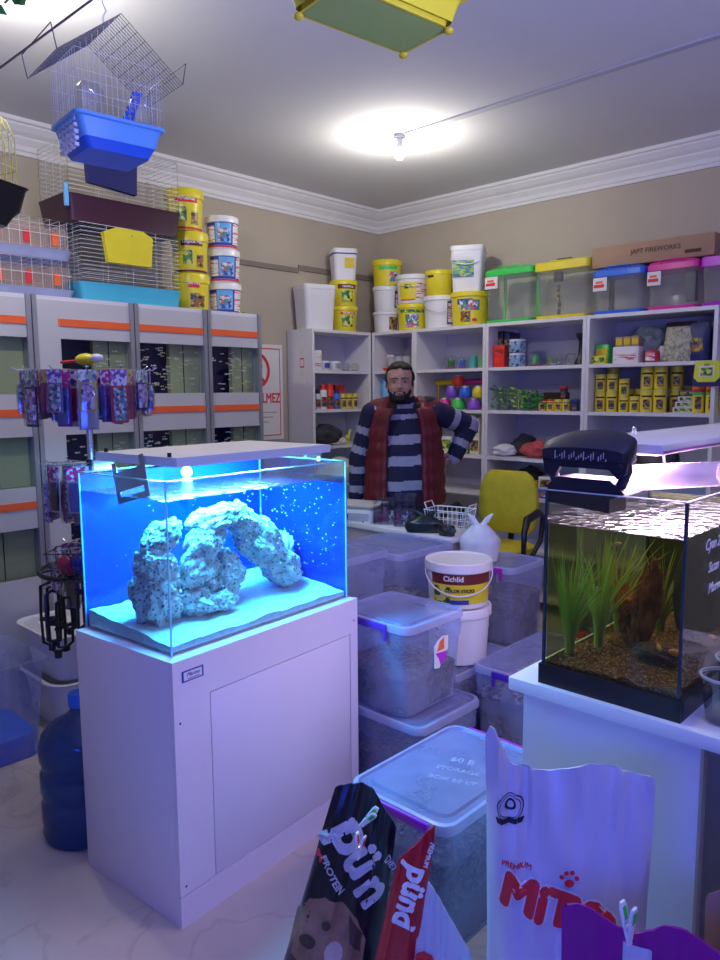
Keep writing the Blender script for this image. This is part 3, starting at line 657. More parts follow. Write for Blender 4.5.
for s_ in (-1, 1):
    e = MB().ball(tuple(HC + Vector((s_ * 0.030, -0.069, 0.012))), 0.0085, 2, (1.2, .8, .42)).build('eye', M['eye'], person, True)
    MB().ball(tuple(HC + Vector((s_ * 0.030, -0.0755, 0.012))), 0.0048, 2, (1, .6, 1)).build('iris', M['ink'], e, True)
    b = MB()
    for k in range(8): b.ball(tuple(HC + Vector((s_ * (0.013 + 0.005 * k), -0.083 + 0.0018 * k, 0.031 + 0.003 * math.sin(k / 7 * PI)))), 0.0042, 1)
    b.build('eyebrow', M['hair'], person, True)
MB().ball(tuple(HC + Vector((0, -0.080, -0.053))), 0.02, 2, (1.1, .35, .32)).build('lips', M['lips'], person, True)

# ---------------------------------------------------------------- office chair
M['chair_yellow'] = mat('yellow_upholstery', (0.62, 0.50, 0.02), 0.8, var=0.12, scale=15, bump=0.15, bscale=120)
ch = thing('office_chair', 'yellow upholstered office chair with black armrests before the shelves', 'chair', (-2.335, 3.575, 0), R_(6))
b = MB(); L = []
for z, w_, th in ((0.66, 0.30, 0.03), (0.70, 0.38, 0.055), (0.80, 0.42, 0.06), (0.93, 0.40, 0.058), (1.00, 0.33, 0.05), (1.03, 0.24, 0.02)): L.append((z, w_, th, 0.025))
b.rr(L, (0, 0.22), 5); b.build('backrest', M['chair_yellow'], ch, True)
b = MB(); b.rr([(0.55, 0.40, 0.40, 0.08), (0.565, 0.46, 0.45, 0.09), (0.61, 0.46, 0.45, 0.09), (0.625, 0.42, 0.41, 0.09)], (0, -0.02), 5); b.build('seat', M['chair_yellow'], ch, True)
for s_ in (-1, 1):
    MB().tube([(s_ * 0.20, -0.12, 0.555), (s_ * 0.28, -0.14, 0.58), (s_ * 0.285, -0.15, 0.73), (s_ * 0.28, -0.10, 0.80), (s_ * 0.28, 0.05, 0.82), (s_ * 0.285, 0.12, 0.79), (s_ * 0.28, 0.10, 0.66), (s_ * 0.24, 0.06, 0.56)], [0.014, 0.016, 0.018, 0.024, 0.024, 0.020, 0.015, 0.014], 10).build('armrest', M['black_pl'], ch, True)
MB().tube([(0, 0.05, 0.54), (0, 0.27, 0.56), (0, 0.265, 0.75)], 0.02, 8).build('back_support', M['black_pl'], ch, True)
MB().lathe([(0.03, 0.10), (0.03, 0.55)], (0, 0, 0), 12).build('gas_column', M['black_pl'], ch, True)
for k in range(5):
    a = k * 2 * PI / 5; d = Vector((math.cos(a), math.sin(a), 0))
    MB().tube([(0, 0, 0.11), tuple(d * 0.26 + Vector((0, 0, 0.075)))], [0.028, 0.018], 8).build('base_spoke', M['black_pl'], ch, True)
    w_ = MB(); w_.ball(tuple(d * 0.26 + Vector((0, 0, 0.03))), 0.03, 2, (1, 1, 1)); w_.build('caster', M['black_pl'], ch, True)

ch.scale = (0.92, 0.92, 1.0)

# ---------------------------------------------------------------- table with the planted aquarium
M['table_white'] = mat('white_table_panel', (0.80, 0.80, 0.83), 0.4, var=0.03)
M['alu_trim'] = mat('beige_edge_trim', (0.55, 0.48, 0.34), 0.4, metal=0.4)
TZ = 0.85
tb = thing('display_table', 'white panelled table carrying the planted aquarium', 'table', (-0.875, 1.415, 0), 0)
bx('table_top', M['table_white'], tb, 0, 1.25, 0, 0.62, TZ - 0.03, TZ, 0.002)
bx('front_panel', M['table_white'], tb, 0.03, 0.42, 0.018, 0.036, 0.0, TZ - 0.03); bx('edge_trim', M['alu_trim'], tb, 0.42, 0.426, 0.016, 0.038, 0, TZ - 0.03)
bx('side_panel', M['table_white'], tb, 0.03, 0.048, 0.037, 0.60, 0, TZ - 0.03); bx('back_panel', M['table_white'], tb, 0.05, 1.2, 0.585, 0.60, 0, TZ - 0.03)
bx('side_panel', M['table_white'], tb, 1.2, 1.22, 0.02, 0.60, 0, TZ - 0.03)
AW, AD, AH = 0.300, 0.56, 0.435
pt_ = thing('planted_aquarium', 'small glass aquarium with green plants and driftwood on the white table', 'aquarium', (-0.502 - AW, 1.437, TZ), 0)
M['glass_b'] = glass_mat('aquarium_glass', (0.93, 0.95, 0.93), 1.0, 0.01, 1.45)
M['black_frame'] = mat('black_tank_frame', (0.01, 0.01, 0.02), 0.3)
b = MB(); b.box(-0.004, AW + 0.004, -0.004, AD + 0.004, 0, 0.012); b.box(-0.006, AW + 0.006, -0.006, 0.006, 0, 0.045); b.box(-0.006, AW + 0.006, AD - 0.006, AD + 0.006, 0, 0.045); b.box(-0.006, 0.006, 0, AD, 0, 0.045); b.box(AW - 0.006, AW + 0.006, 0, AD, 0, 0.045)
b.build('base_frame', M['black_frame'], pt_)
bx('front_pane', M['glass_b'], pt_, 0, AW, 0.0, 0.005, 0.02, AH); bx('back_pane', M['glass_b'], pt_, 0, AW, AD - 0.005, AD, 0.02, AH)
bx('side_pane', M['glass_b'], pt_, 0, 0.005, 0.005, AD - 0.005, 0.02, AH); bx('side_pane', M['glass_b'], pt_, AW - 0.005, AW, 0.005, AD - 0.005, 0.02, AH)
M['dk_edge'] = mat('dark_silicone_edge', (0.02, 0.05, 0.07), 0.15)
for x in (-0.001, AW - 0.005):
    for y in (-0.001, AD - 0.005): bx('corner_seam', M['dk_edge'], pt_, x, x + 0.006, y, y + 0.006, 0.04, AH)
b = MB(); b.box(AW - 0.005, AW + 0.001, 0.006, AD, AH, AH + 0.002); b.box(0, AW, -0.001, 0.005, AH, AH + 0.002); b.build('rim_edge', mat('bright_glass_rim', (0.75, 0.85, 0.9), 0.15, alpha=0.8), pt_)
M['green_water'] = glass_mat('green_water', (0.74, 0.76, 0.42), 0.10, 0.1, 1.2)
M['green_top'] = glass_mat('rippled_water_surface', (0.8, 0.85, 0.7), 1.3, 0.10, 1.33, bump=0.5, bscale=30, add=0.45)
WZ2 = AH - 0.075
bx('water', M['green_water'], pt_, 0.0065, AW - 0.0065, 0.0065, AD - 0.0065, 0.014, WZ2)
bx('water_surface', M['green_top'], pt_, 0.007, AW - 0.007, 0.007, AD - 0.007, WZ2 + 0.001, WZ2 + 0.003)
bx('back_sheet', mat('dark_olive_backing', (0.10, 0.11, 0.05), 0.4, var=0.4, scale=4), pt_, 0, AW, AD + 0.001, AD + 0.003, 0.02, AH - 0.06)
T2 = pt_.matrix_basis
b = MB(); nx, ny = 40, 50; gr = [[b._v((0.009 + (AW - .018) * i / nx, 0.009 + (AD - .018) * j / ny, 0.052 + 0.012 * mnoise.noise(Vector((i * .22, j * .22, 1))) + 0.004 * mnoise.noise(Vector((i * 1.3, j * 1.3, 1))))) for j in range(ny + 1)] for i in range(nx + 1)]
for i in range(nx):
    for j in range(ny): b._f([gr[i][j], gr[i + 1][j], gr[i + 1][j + 1], gr[i][j + 1]])
edge = [gr[i][0] for i in range(nx + 1)] + [gr[nx][j] for j in range(1, ny + 1)] + [gr[i][ny] for i in range(nx - 1, -1, -1)] + [gr[0][j] for j in range(ny - 1, 0, -1)]
low = [b.b.verts.new((v.co.x, v.co.y, 0.014)) for v in edge]
for i in range(len(edge)): b._f([edge[i], low[i], low[(i + 1) % len(edge)], edge[(i + 1) % len(edge)]])
b._f(low)
M['gravel'] = blotch('brown_gravel', [(0.10, 0.03, 0.02), (0.20, 0.07, 0.04), (0.05, 0.02, 0.015), (0.14, 0.05, 0.03), (0.40, 0.24, 0.18), (0.08, 0.03, 0.02)], 260, 0.9, bump=0.5)
o = b.build('gravel', M['gravel'], None, True, loc=pt_.location); tag(o, 'reddish brown gravel bed in the planted aquarium', 'gravel', kind='stuff')
M['wood'] = mat('reddish_driftwood', (0.38, 0.11, 0.05), 0.9, col2=(0.07, 0.02, 0.012), scale=25, bump=0.8, bscale=50)
M['slate'] = mat('dark_slate', (0.02, 0.02, 0.018), 0.8, var=0.4, scale=14, bump=0.5)
rock((0.150, 0.20, 0.165), 0.036, (0.75, 0.8, 2.9), 31, M['wood'], 'tall reddish driftwood stump in the middle of the planted aquarium', None, 'driftwood', 0.10, pt_, 0, 0.30)
rock((0.105, 0.22, 0.125), 0.038, (0.9, 0.8, 1.9), 32, M['wood'], 'shorter driftwood knot left of the tall stump', None, 'driftwood', -0.25, pt_, 0, 0.35)
rock((0.225, 0.33, 0.20), 0.062, (1.0, 0.5, 2.2), 33, M['slate'], 'black slate slab leaning at the back of the planted aquarium', None, 'slate_slab', 0.12, pt_, 0, 0.15)
rock((0.262, 0.42, 0.19), 0.040, (0.45, 0.6, 3.0), 34, M['wood'], 'slim driftwood branch leaning against the side pane', None, 'driftwood', 0.22, pt_, 0, 0.2)
rock((0.19, 0.16, 0.072), 0.030, (1.6, 1.0, 0.7), 35, mat('purple_pebble', (0.10, 0.05, 0.12), 0.6, var=.3), 'dark purplish stone on the gravel before the slate', None, 'stone', 0, pt_, 0, 0.2)
M['leaf'] = mat('green_aquarium_leaf', (0.38, 0.66, 0.09), 0.45, col2=(0.60, 0.74, 0.20), scale=10); M['leaf2'] = mat('olive_leaf', (0.46, 0.48, 0.10), 0.5, var=.3, scale=10)
def grass_plant(x, y, n, h, m, label, wd=0.004, lean=0.04):
    b = MB()
    for i in range(n):
        a = random.uniform(0, 2 * PI); r0 = random.uniform(0, 0.008); hh = h * random.uniform(0.55, 1.05); ln = random.uniform(0.2, 1.0) * lean
        base = Vector((x + r0 * math.cos(a), y + r0 * math.sin(a), 0.055)); wv = Vector((-math.sin(a + 1), math.cos(a + 1), 0)) * wd * random.uniform(0.6, 1.1); pr = None
        for j in range(9):
            f = j / 8; p = base + Vector((math.cos(a) * ln * f * f, math.sin(a) * ln * f * f * 0.6, hh * f * (1 - 0.12 * f)))
            p.x = min(max(p.x, 0.012), AW - 0.012); p.y = min(max(p.y, 0.012), AD - 0.02); p.z = min(p.z, WZ2 - 0.004)
            k = 1 - f ** 3 * 0.9; q = (b._v(p - wv * k), b._v(p + wv * k))
            if pr: b._f([pr[0], pr[1], q[1], q[0]])
            pr = q
    o = b.build('aquarium_plant', m, None, True, loc=pt_.location); return tag(o, label, 'aquarium plant', 'plants in the planted aquarium')
grass_plant(0.030, 0.07, 70, 0.27, M['leaf'], 'bushy long-leaved green plant at the front left of the aquarium', 0.0028, 0.11)
grass_plant(0.060, 0.15, 55, 0.31, M['leaf'], 'tallest grassy green plant, its tips near the waterline', 0.0026, 0.10)
grass_plant(0.040, 0.30, 50, 0.27, M['leaf2'], 'grassy plant behind the bushy one, by the far left pane', 0.003, 0.13)
grass_plant(0.120, 0.36, 60, 0.24, M['leaf2'], 'olive feathery plant behind the driftwood stump', 0.003, 0.12)
grass_plant(0.215, 0.48, 20, 0.24, M['leaf2'], 'olive plant in the far right corner behind the slate', 0.004, 0.05)
M['goldfish'] = mat('orange_fish_skin', (0.85, 0.28, 0.10), 0.4, col2=(0.8, 0.5, 0.3), scale=60)
def fish(c, L, a, label, m=None):
    o = thing('goldfish', label, 'fish', T2 @ Vector(c), a, 'fish in the planted aquarium')
    b = MB(); b.ball((0, 0, 0), L, 2, (0.5, 0.14, 0.22)); b.build('body', m or M['goldfish'], o, True)
    b = MB(); v = [b._v(p) for p in ((-L * .42, 0, 0), (-L * .75, 0.002, L * .2), (-L * .66, 0, 0), (-L * .75, -0.002, -L * .2))]; b._f(v); b.build('tail', m or M['goldfish'], o)
    b = MB(); v = [b._v(p) for p in ((-L * .1, 0, L * .2), (L * .15, 0, L * .2), (-L * .15, 0, L * .36))]; b._f(v); b.build('dorsal_fin', m or M['goldfish'], o)
fish((0.215, 0.11, 0.103), 0.030, 2.2, 'orange fish hovering over the gravel near the slate')
fish((0.248, 0.12, 0.096), 0.036, 3.0, 'longest orange fish close to the front glass corner')
fish((0.275, 0.26, 0.100), 0.026, 2.5, 'orange fish seen through the right side pane')
fish((0.125, 0.09, 0.318), 0.022, 1.0, 'small pale fish just under the surface', M['fish'])
# black box filter hung on the rim
M['blue_black'] = mat('blue_black_plastic', (0.006, 0.007, 0.03), 0.45)
ft = thing('hang_on_filter', 'black box filter with slotted lid hung on the planted aquarium rim', 'filter', T2 @ Vector((0.083, 0.0, AH + 0.030)), R_(-3))
b = MB()
def outline(z0, pts, y0, y1):
    a = b.loop([(x, y0, z) for x, z in pts]); c = b.loop([(x, y1, z) for x, z in pts]); b.skin([a, c])
outline(0, [(-0.100, -0.058), (0.062, -0.068), (0.062, -0.040), (0.100, -0.026), (0.062, 0.000), (-0.075, 0.000), (-0.100, -0.020)], 0.012, 0.085)
b.build('filter_body', M['blue_black'], ft)
b = MB(); outline(0, [(-0.107, 0.005), (-0.080, 0.000), (-0.066, 0.022), (0.060, 0.022), (0.080, 0.004), (0.100, 0.015), (0.105, 0.045), (0.100, 0.066), (-0.105, 0.066), (-0.115, 0.045)], 0.010, 0.020); b.build('lid_rim', M['blue_black'], ft)
b = MB(); L = []
for y, x0, x1, z0, z1 in ((-0.004, -0.105, 0.100, 0.040, 0.066), (0.02, -0.118, 0.106, 0.035, 0.086), (0.06, -0.10, 0.098, 0.04, 0.100), (0.09, -0.07, 0.07, 0.05, 0.100)):
    n = 10; L.append(b.loop([(x0 + (x1 - x0) * (0.5 - 0.5 * math.cos(PI * i / n)), y, z1 - (z1 - z0) * 0.35 * abs(2 * i / n - 1) ** 2) for i in range(n + 1)] + [(x1, y, z0), (x0, y, z0)]))
b.skin(L); b.build('lid', M['blue_black'], ft, True)
b = MB()
for i in range(22): b.box(-0.07 + i * 0.0062, -0.0685 + i * 0.0062, -0.0062, -0.0042, 0.040 + 0.003 * (i % 3), 0.058 - 0.004 * ((i * 7) % 4))
b.build('lid_slots', mat('grey_slots', (0.55, 0.55, 0.6), 0.5), ft)
for sx in (-0.098, 0.088): MB().tube([(sx, 0.03, 0.045), (sx * 1.06, 0.03, 0.02), (sx * 0.9, 0.03, -0.012)], [0.014, 0.012, 0.012], 8).build('side_arm', M['blue_black'], ft, True)
ft.scale = (0.90, 1, 1)
# clear intake cylinder lying over the water
t = thing('filter_cartridge', 'clear plastic cylinder lying across the planted aquarium top', 'filter cartridge', T2 @ Vector((0.20, 0.20, AH + 0.028)), R_(60))
b = MB(); b.T = Matrix.Rotation(PI / 2, 4, 'Y'); b.skin([b.loop([(0.028 * math.cos(a * PI / 12), 0.028 * math.sin(a * PI / 12), z) for a in range(24)]) for z in (-0.10, 0.14)], True, True); b.build('cylinder', milky('clear_pinkish_plastic', (0.85, 0.78, 0.9), 0.45, 0.15), t, True)
b = MB(); b.T = Matrix.Rotation(PI / 2, 4, 'Y'); b.tube([(0.030 * math.cos(a * PI / 12), 0.030 * math.sin(a * PI / 12), 0.14) for a in range(24)], 0.003, 6, closed=True); b.build('ring', M['white_pl'], t, True)
# light fixture over it, beyond the water
lf = thing('aquarium_light', 'wide cream light fixture hanging over the planted aquarium', 'aquarium light', (-0.60, 1.53, 1.363), 0)
MB().box(-0.25, 0.0, 0.03, 2.0, 0.0, 0.022, 0.003).build('housing', M['hood'], lf, True)
bx('trim_line', mat('violet_trim', (0.35, 0.10, 0.35), 0.4), lf, 0.0, 0.003, 0.03, 2.0, 0.004, 0.008)
bx('lamp_strip', emit('pink_led', (0.93, 0.66, 1.0), 5.5), lf, -0.23, -0.02, 0.05, 1.2, -0.004, -0.001)
b = MB(); b.tube([(-0.20, 0.35, 0.022), (-0.20, 0.35, 0.034)], [0.010, 0.005], 8); b.ball((-0.20, 0.35, 0.037), 0.006); b.build('mount_knob', M['chrome'], lf, True)
for x in (-0.16, -0.01): MB().tube([(x, 0.440, 0.0), (x, 0.455, -0.06), (x, 0.4640, -0.074)], 0.004, 6).build('support_leg', M['chrome'], lf, True)
for x in (-0.2, -0.05): MB().tube([(x, 1.95, 0.0), (x, 1.95, -1.362)], 0.012, 8).build('support_leg', M['chrome'], lf, True)
pl_ = area('plant_led_light', (0, 0, 0), (0, 0, -1), (1.0, 0.66, 0.92), 10, 0.2, 0.5); pl_.parent = lf; pl_.location = (-0.10, 0.22, -0.010); pl_.rotation_euler = (0, 0, 0)
# handwriting on the side pane
for k, (tx, yy, zz, s_) in enumerate((('Cyan 2 TL', 0.17, 0.335, 0.034), ('Sazan 1 TL', 0.19, 0.285, 0.031), ('Maxwell...', 0.19, 0.240, 0.031))):
    lettering(tx, s_, M['whiteink'], pt_, (AW + 0.001, yy, zz), (PI / 2, 0, PI / 2), name='handwriting', shear=0.35, sx=0.9)
# cups
M['cup'] = glass_mat('clear_cup_plastic', (0.90, 0.92, 0.92), 1.0, 0.05, 1.5, add=0.07)
for i, (x, y, lb) in enumerate(((-0.440, 1.500, 'clear plastic cup of water at the table edge, nearest the tank corner'), (-0.448, 1.615, 'clear plastic cup of water half hidden behind the nearer cup'), (-0.345, 1.545, 'clear plastic cup at the right, furthest from the tank'))):
    t = thing('plastic_cup', lb, 'cup', (x, y, TZ), 0, 'plastic cups on the white table')
    MB().lathe([(0.030, 0), (0.032, 0.002), (0.041, 0.088), (0.0445, 0.090), (0.0445, 0.093), (0.040, 0.093), (0.0395, 0.088), (0.031, 0.004)], (0, 0, 0), 28).build('cup_wall', M['cup'], t, True)
    MB().lathe([(0.0305, 0.004), (0.0365, 0.060)], (0, 0, 0), 24).build('water', glass_mat('cup_water', (0.8, 0.82, 0.82), 1, 0.05, 1.3), t, True)
    MB().lathe([(0.041, 0.089), (0.0455, 0.090), (0.0455, 0.0945), (0.041, 0.0945)], (0, 0, 0), 28, False, False).build('rim', mat('frosted_rim', (0.8, 0.82, 0.82), 0.2, alpha=0.7), t, True)
ORD = ['first', 'second', 'third', 'fourth', 'fifth', 'sixth', 'seventh', 'eighth', 'ninth', 'tenth', 'eleventh', 'twelfth', 'thirteenth', 'fourteenth']
# ---------------------------------------------------------------- translucent storage boxes
M['bin'] = milky('translucent_box_plastic', (0.55, 0.62, 0.92), 0.30, 0.22, 0.3)
M['bin_lid'] = milky('translucent_lid_plastic', (0.48, 0.54, 0.88), 0.32, 0.3, 0.2)
M['bin_rim'] = milky('thick_rim_plastic', (0.58, 0.64, 0.92), 0.50, 0.2, 0.15)
M['kibble'] = blotch('brown_kibble', [(0.08, 0.05, 0.05), (0.13, 0.08, 0.06), (0.05, 0.03, 0.035), (0.18, 0.12, 0.09)], 75, 0.9, bump=0.9)
M['kibble2'] = blotch('mixed_pellets', [(0.20, 0.16, 0.16), (0.32, 0.24, 0.22), (0.10, 0.08, 0.09), (0.45, 0.38, 0.36)], 60, 0.9, bump=0.9)
M['handle_v'] = mat('violet_clip_plastic', (0.42, 0.02, 0.50), 0.3); M['handle_b'] = mat('indigo_clip_plastic', (0.10, 0.03, 0.45), 0.3)
def storage_box(label, x0, x1, y0, y1, z0, z1, fill=0.5, con='kibble', hm='handle_v', hx=None, handles=(-1,), text=False, group='translucent storage boxes'):
    w_, d, h = x1 - x0, y1 - y0, z1 - z0
    t = thing('storage_box', label, 'storage box', ((x0 + x1) / 2, (y0 + y1) / 2, z0), 0, group)
    b = MB(); b.rr([(0.0, w_ * .82, d * .84, .03), (0.004, w_ * .86, d * .88, .035), (h * .70, w_ * .93, d * .94, .04), (h * .705, w_ * .95, d * .955, .04), (h - .03, w_ * .965, d * .97, .04)], (0, 0), 5, True, False); b.build('tub', M['bin'], t, True)
    b = MB(); b.rr([(h - .030, w_, d, .045), (h - .012, w_ * 1.0, d * 1.0, .045), (h - .004, w_ * .985, d * .985, .045), (h - .003, w_ * .93, d * .94, .04)], (0, 0), 5, False, False); b.build('lid_rim', M['bin_rim'], t, True)
    b = MB(); b.rr([(h - .003, w_ * .93, d * .94, .04), (h - .010, w_ * .90, d * .91, .038)], (0, 0), 5, False, False)
    b.rr([(h - .010, w_ * .90, d * .91, .038), (h - .010, w_ * .80, d * .82, .035)], (0, 0), 5, False, False); b.rr([(h - .010, w_ * .80, d * .82, .035), (h - .003, w_ * .77, d * .79, .03), (h - .003, w_ * .35, d * .4, .03)], (0, 0), 5, False, True)
    b.build('lid', M['bin_lid'], t, True)
    if fill > 0:
        k = 0.86 + 0.07 * fill; b = MB(); b.rr([(0.006, w_ * .80, d * .82, .03), (h * fill * .95, w_ * (k - .02), d * k, .04), (h * fill, w_ * (k - .10), d * (k - .08), .04)], (0, 0), 5); o = b.build('pet_food', M[con], t, True); o['kind'] = 'stuff'
    for s_ in handles:
        yy = s_ * d * 0.5; b = MB(); hw = w_ * (0.30 if hx is None else hx)
        b.T = Matrix.Rotation(PI if s_ > 0 else 0, 4, 'Z'); yy = -d * .5
        b.box(-hw, hw, yy - .010, yy - .001, h - .030, h - .004, .003); b.box(-hw, -hw + .014, yy - .009, yy + .002, h - .065, h - .028, .003); b.box(hw - .014, hw, yy - .009, yy + .002, h - .065, h - .028, .003)
        b.build('clip_handle', M[hm], t, True)
    if text:
        M['emboss'] = mat('embossed_letters', (0.75, 0.80, 0.92), 0.3, alpha=0.30)
        for k, tx in enumerate(('60 B', 'STORAGE', 'BOX 60 LT')):
            lettering(tx, 0.040 if k == 0 else 0.030, M['emboss'], t, (0.00 + 0.02 * k, 0.06 - 0.055 * k, h - .0015), (0, 0, R_(20)), name='embossed_letters', ext=0.0004)
    return t
A = storage_box('foremost clear storage box of pet food with violet clip handles, beside the bags', -1.405, -1.045, 1.415, 1.935, 0, 0.40, 0.72, 'kibble', 'handle_v', 0.34, (-1, 1), True)
storage_box('lower clear storage box carrying the stickered box', -1.975, -1.495, 1.87, 2.25, 0, 0.36, 0.55, 'kibble', 'handle_b', .3, ())
B = storage_box('tall clear storage box with an orange and purple sticker, on another box', -1.935, -1.555, 1.875, 2.225, 0.362, 0.70, 0.42, 'kibble', 'handle_b', .25, (-1,))
b = MB(); b.T = Matrix.Rotation(PI / 2, 4, 'Z'); 
pp = [(-0.035, -0.05), (-0.005, -0.055), (0.02, -0.01), (0.045, 0.005), (0.045, 0.055), (0.01, 0.06), (-0.02, 0.045), (-0.035, 0.03)]
b.b.free(); b = MB(); b.T = Matrix.Translation((0.1788, 0.02, 0.20)) @ Matrix.Rotation(PI / 2, 4, 'Z'); b.poly(pp, -0.003); st = b.build('sticker', M['paper'], B)
for mm, pp in (('orange', [(-0.02, 0.01), (0.02, 0.012), (0.02, 0.055), (-0.005, 0.045)]), ('violet_pl', [(-0.03, 0.005), (0.035, 0.0), (0.03, -0.03), (0.0, -0.045), (-0.01, -0.02)])):
    b = MB(); b.T = Matrix.Translation((0.1819, 0.02, 0.20)) @ Matrix.Rotation(PI / 2, 4, 'Z'); b.poly(pp, -0.001); b.build('printed_patch', M[mm], st)
storage_box('clear storage box of pale pellets, left of the white table', -1.64, -1.25, 2.36, 2.94, 0, 0.425, 0.75, 'kibble2', 'handle_b', 0.22, (-1,))
storage_box('low clear storage box under the two white buckets', -2.0, -1.66, 2.29, 2.73, 0, 0.38, 0.6, 'kibble', 'handle_b', .25, ())
storage_box('lower clear storage box beside the counter front', -2.43, -2.02, 2.385, 2.795, 0, 0.398, 0.6, 'kibble', 'handle_b', .25, ())
storage_box('empty-looking clear storage box in front of the black bag and the counter', -2.43, -2.02, 2.385, 2.795, 0.40, 0.80, 0.35, 'kibble2', 'handle_b', .25, ())
storage_box('lower clear storage box behind the marine cabinet\'s far end', -2.42, -2.03, 1.90, 2.345, 0, 0.398, 0.6, 'kibble2', 'handle_b', .25, ())
storage_box('hazy clear storage box half hidden behind the marine aquarium', -2.42, -2.03, 1.90, 2.345, 0.40, 0.835, 0.3, 'kibble2', 'handle_b', .25, ())
storage_box('lower clear storage box in front of the yellow chair', -2.000, -1.745, 2.84, 3.16, 0, 0.33, 0.6, 'kibble', 'handle_b', .25, ())
storage_box('clear storage box with a violet handle just before the yellow chair', -2.000, -1.745, 2.84, 3.16, 0.332, 0.70, 0.6, 'kibble', 'handle_v', .30, (-1,))

# ---------------------------------------------------------------- buckets
def bucket(label, x, y, z, r, h, body, lid, rotz=0.0, bands=(), texts=(), handle=None, lidh=0.022, group='round buckets', rim=None):
    t = thing('bucket', label, 'bucket', (x, y, z), rotz, group); r0 = r * 0.90
    MB().lathe([(r0 * .96, 0), (r0, .004), (r * 0.985, h - lidh), (r * .97, h - lidh)], (0, 0, 0), 32).build('tub', M[body], t, True)
    MB().lathe([(r * .985, h - lidh - .004), (r * 1.045, h - lidh - .002), (r * 1.045, h - .004), (r * 1.02, h), (r * .97, h), (r * .96, h - .005)], (0, 0, 0), 32).build('lid', M[lid], t, True)
    R = lambda zz: r0 + (r * .985 - r0) * zz / (h - lidh)
    for i, (m, a0, a1, f0, f1) in enumerate(bands):
        patch('label', M[m], t, R(h * f0), R(h * f1), a0, a1, h * f0, h * f1, out=0.0008 + 0.0006 * i)
    for tx, s_, m, f, a0 in texts: lettering(tx, s_, M[m], t, R=R(h * f) + 0.0006 * (len(bands) + 1), z=h * f, a0=a0, bold=0.0006)
    if handle:
        m, dr = handle; n = 16; pts = [((r * 1.03) * math.cos(PI + PI * i / n), (r * 1.06) * math.sin(PI + PI * i / n) * 1.0 - 0.004, h - lidh - .012 - dr * math.sin(PI * i / n)) for i in range(n + 1)]
        MB().tube(pts, 0.0028, 6).build('handle', M[m], t, True)
        for s_ in (-1, 1): MB().ball((s_ * r * 1.01, 0, h - lidh - .012), 0.010, 1, (.6, 1, 1)).build('handle_lug', M[body], t, True)
    return t
M['art_fish'] = blotch('printed_fish_picture', [(0.10, 0.25, 0.65), (0.70, 0.12, 0.08), (0.85, 0.80, 0.70), (0.05, 0.08, 0.30), (0.20, 0.45, 0.75), (0.10, 0.30, 0.10)], 55, 0.35)
M['art_green'] = blotch('printed_green_picture', [(0.05, 0.25, 0.05), (0.30, 0.45, 0.06), (0.75, 0.70, 0.15), (0.04, 0.10, 0.04)], 50, 0.35)
M['art_land'] = blotch('printed_landscape', [(0.10, 0.35, 0.10), (0.05, 0.20, 0.35), (0.35, 0.50, 0.10), (0.03, 0.12, 0.25)], 40, 0.35, (1, 1, 2))
M['art_dark'] = blotch('printed_dark_mix', [(0.04, 0.04, 0.05), (0.35, 0.10, 0.05), (0.15, 0.15, 0.12), (0.5, 0.35, 0.05)], 60, 0.35)
M['lines'] = blotch('printed_small_text', [(0.85, 0.83, 0.80), (0.85, 0.83, 0.80), (0.65, 0.10, 0.15), (0.85, 0.83, 0.8)], 60, 0.4, (0.25, 0.25, 3))
M['brownband'] = mat('brown_print', (0.16, 0.02, 0.02), 0.4)
M['amber'] = mat('clear_amber_band', (0.80, 0.62, 0.08), 0.3)
# three yellow buckets on the rack
ay = R_(58)
yb = [('Artemia', 'redink', 2.50, 'top', 'redink'), ('Tropical Mix', 'brownband', 2.53, 'middle', 'brownband'), ('Red Mix', 'redink', 2.53, 'bottom', 'redink')]
zt = 1.966
for i, (tx, band, yy, nm, b2) in enumerate(reversed(yb)):
    h = 0.235
    if nm == 'bottom': h = 0.225
    bucket('yellow fish food bucket with ' + {'top': 'red title band, topmost of its stack on the rack', 'middle': 'maroon title band, middle of its stack on the rack', 'bottom': 'small red title, bottom of its stack on the rack'}[nm],
           -3.82, yy + 0.06, zt, 0.105 if nm != 'top' else 0.108, h, 'yellow_pl', 'yellow_pl', ay,
           [(band, -0.55, 0.75, 0.66, 0.84) if nm != 'bottom' else (band, -0.2, 0.45, 0.64, 0.84), ('art_green', -0.45, 0.10, 0.22, 0.55) if nm != 'bottom' else ('art_dark', -0.1, 0.5, 0.15, 0.5), ('art_dark', 0.35, 0.8, 0.15, 0.45), (b2, -1.3, 1.3, 0.03, 0.08)],
           [(tx, 0.030 if nm == 'top' else 0.024, 'whiteink', 0.75, 0.1)], lidh=0.05, group='yellow buckets stacked on the rack')
    zt += h + 0.002
zt = 1.966
for i, nm in enumerate(('bottom', 'middle', 'top')):
    bucket('white bucket with blue fish picture, %s of the white stack on the rack' % nm, -3.82, 2.835 - 0.005 * i, zt, 0.098, 0.195, 'white_pl', 'white_pl', ay + R_((-6, 8, 0)[i]),
           [('blueink', -1.2, 1.3, 0.12, 0.80), ('lines', -1.15, -0.55, 0.20, 0.70), ('ltblue_pl', -0.5, 0.55, 0.20, 0.78), ('art_fish', -0.35, 0.42, 0.22, 0.62), ('lines', 0.65, 1.3, 0.15, 0.78), ('redink', -1.2, 1.3, 0.06, 0.11)],
           [('Discus', 0.022, 'whiteink', 0.55, 0.0)], lidh=0.035, group='white buckets stacked on the rack')
    zt += 0.197
t = thing('decor_bundle', 'small olive packet with upright stem at the rack\'s right end', 'packet', (-3.80, 2.955 - 0.02, 1.966), ay)
MB().rr([(0, .05, .04, .01), (0.035, .06, .03, .01)]).build('packet', M['art_green'], t, True); MB().tube([(0, 0, .03), (0.005, 0, .13)], [.006, .003], 6).build('stem', M['olive'], t, True)
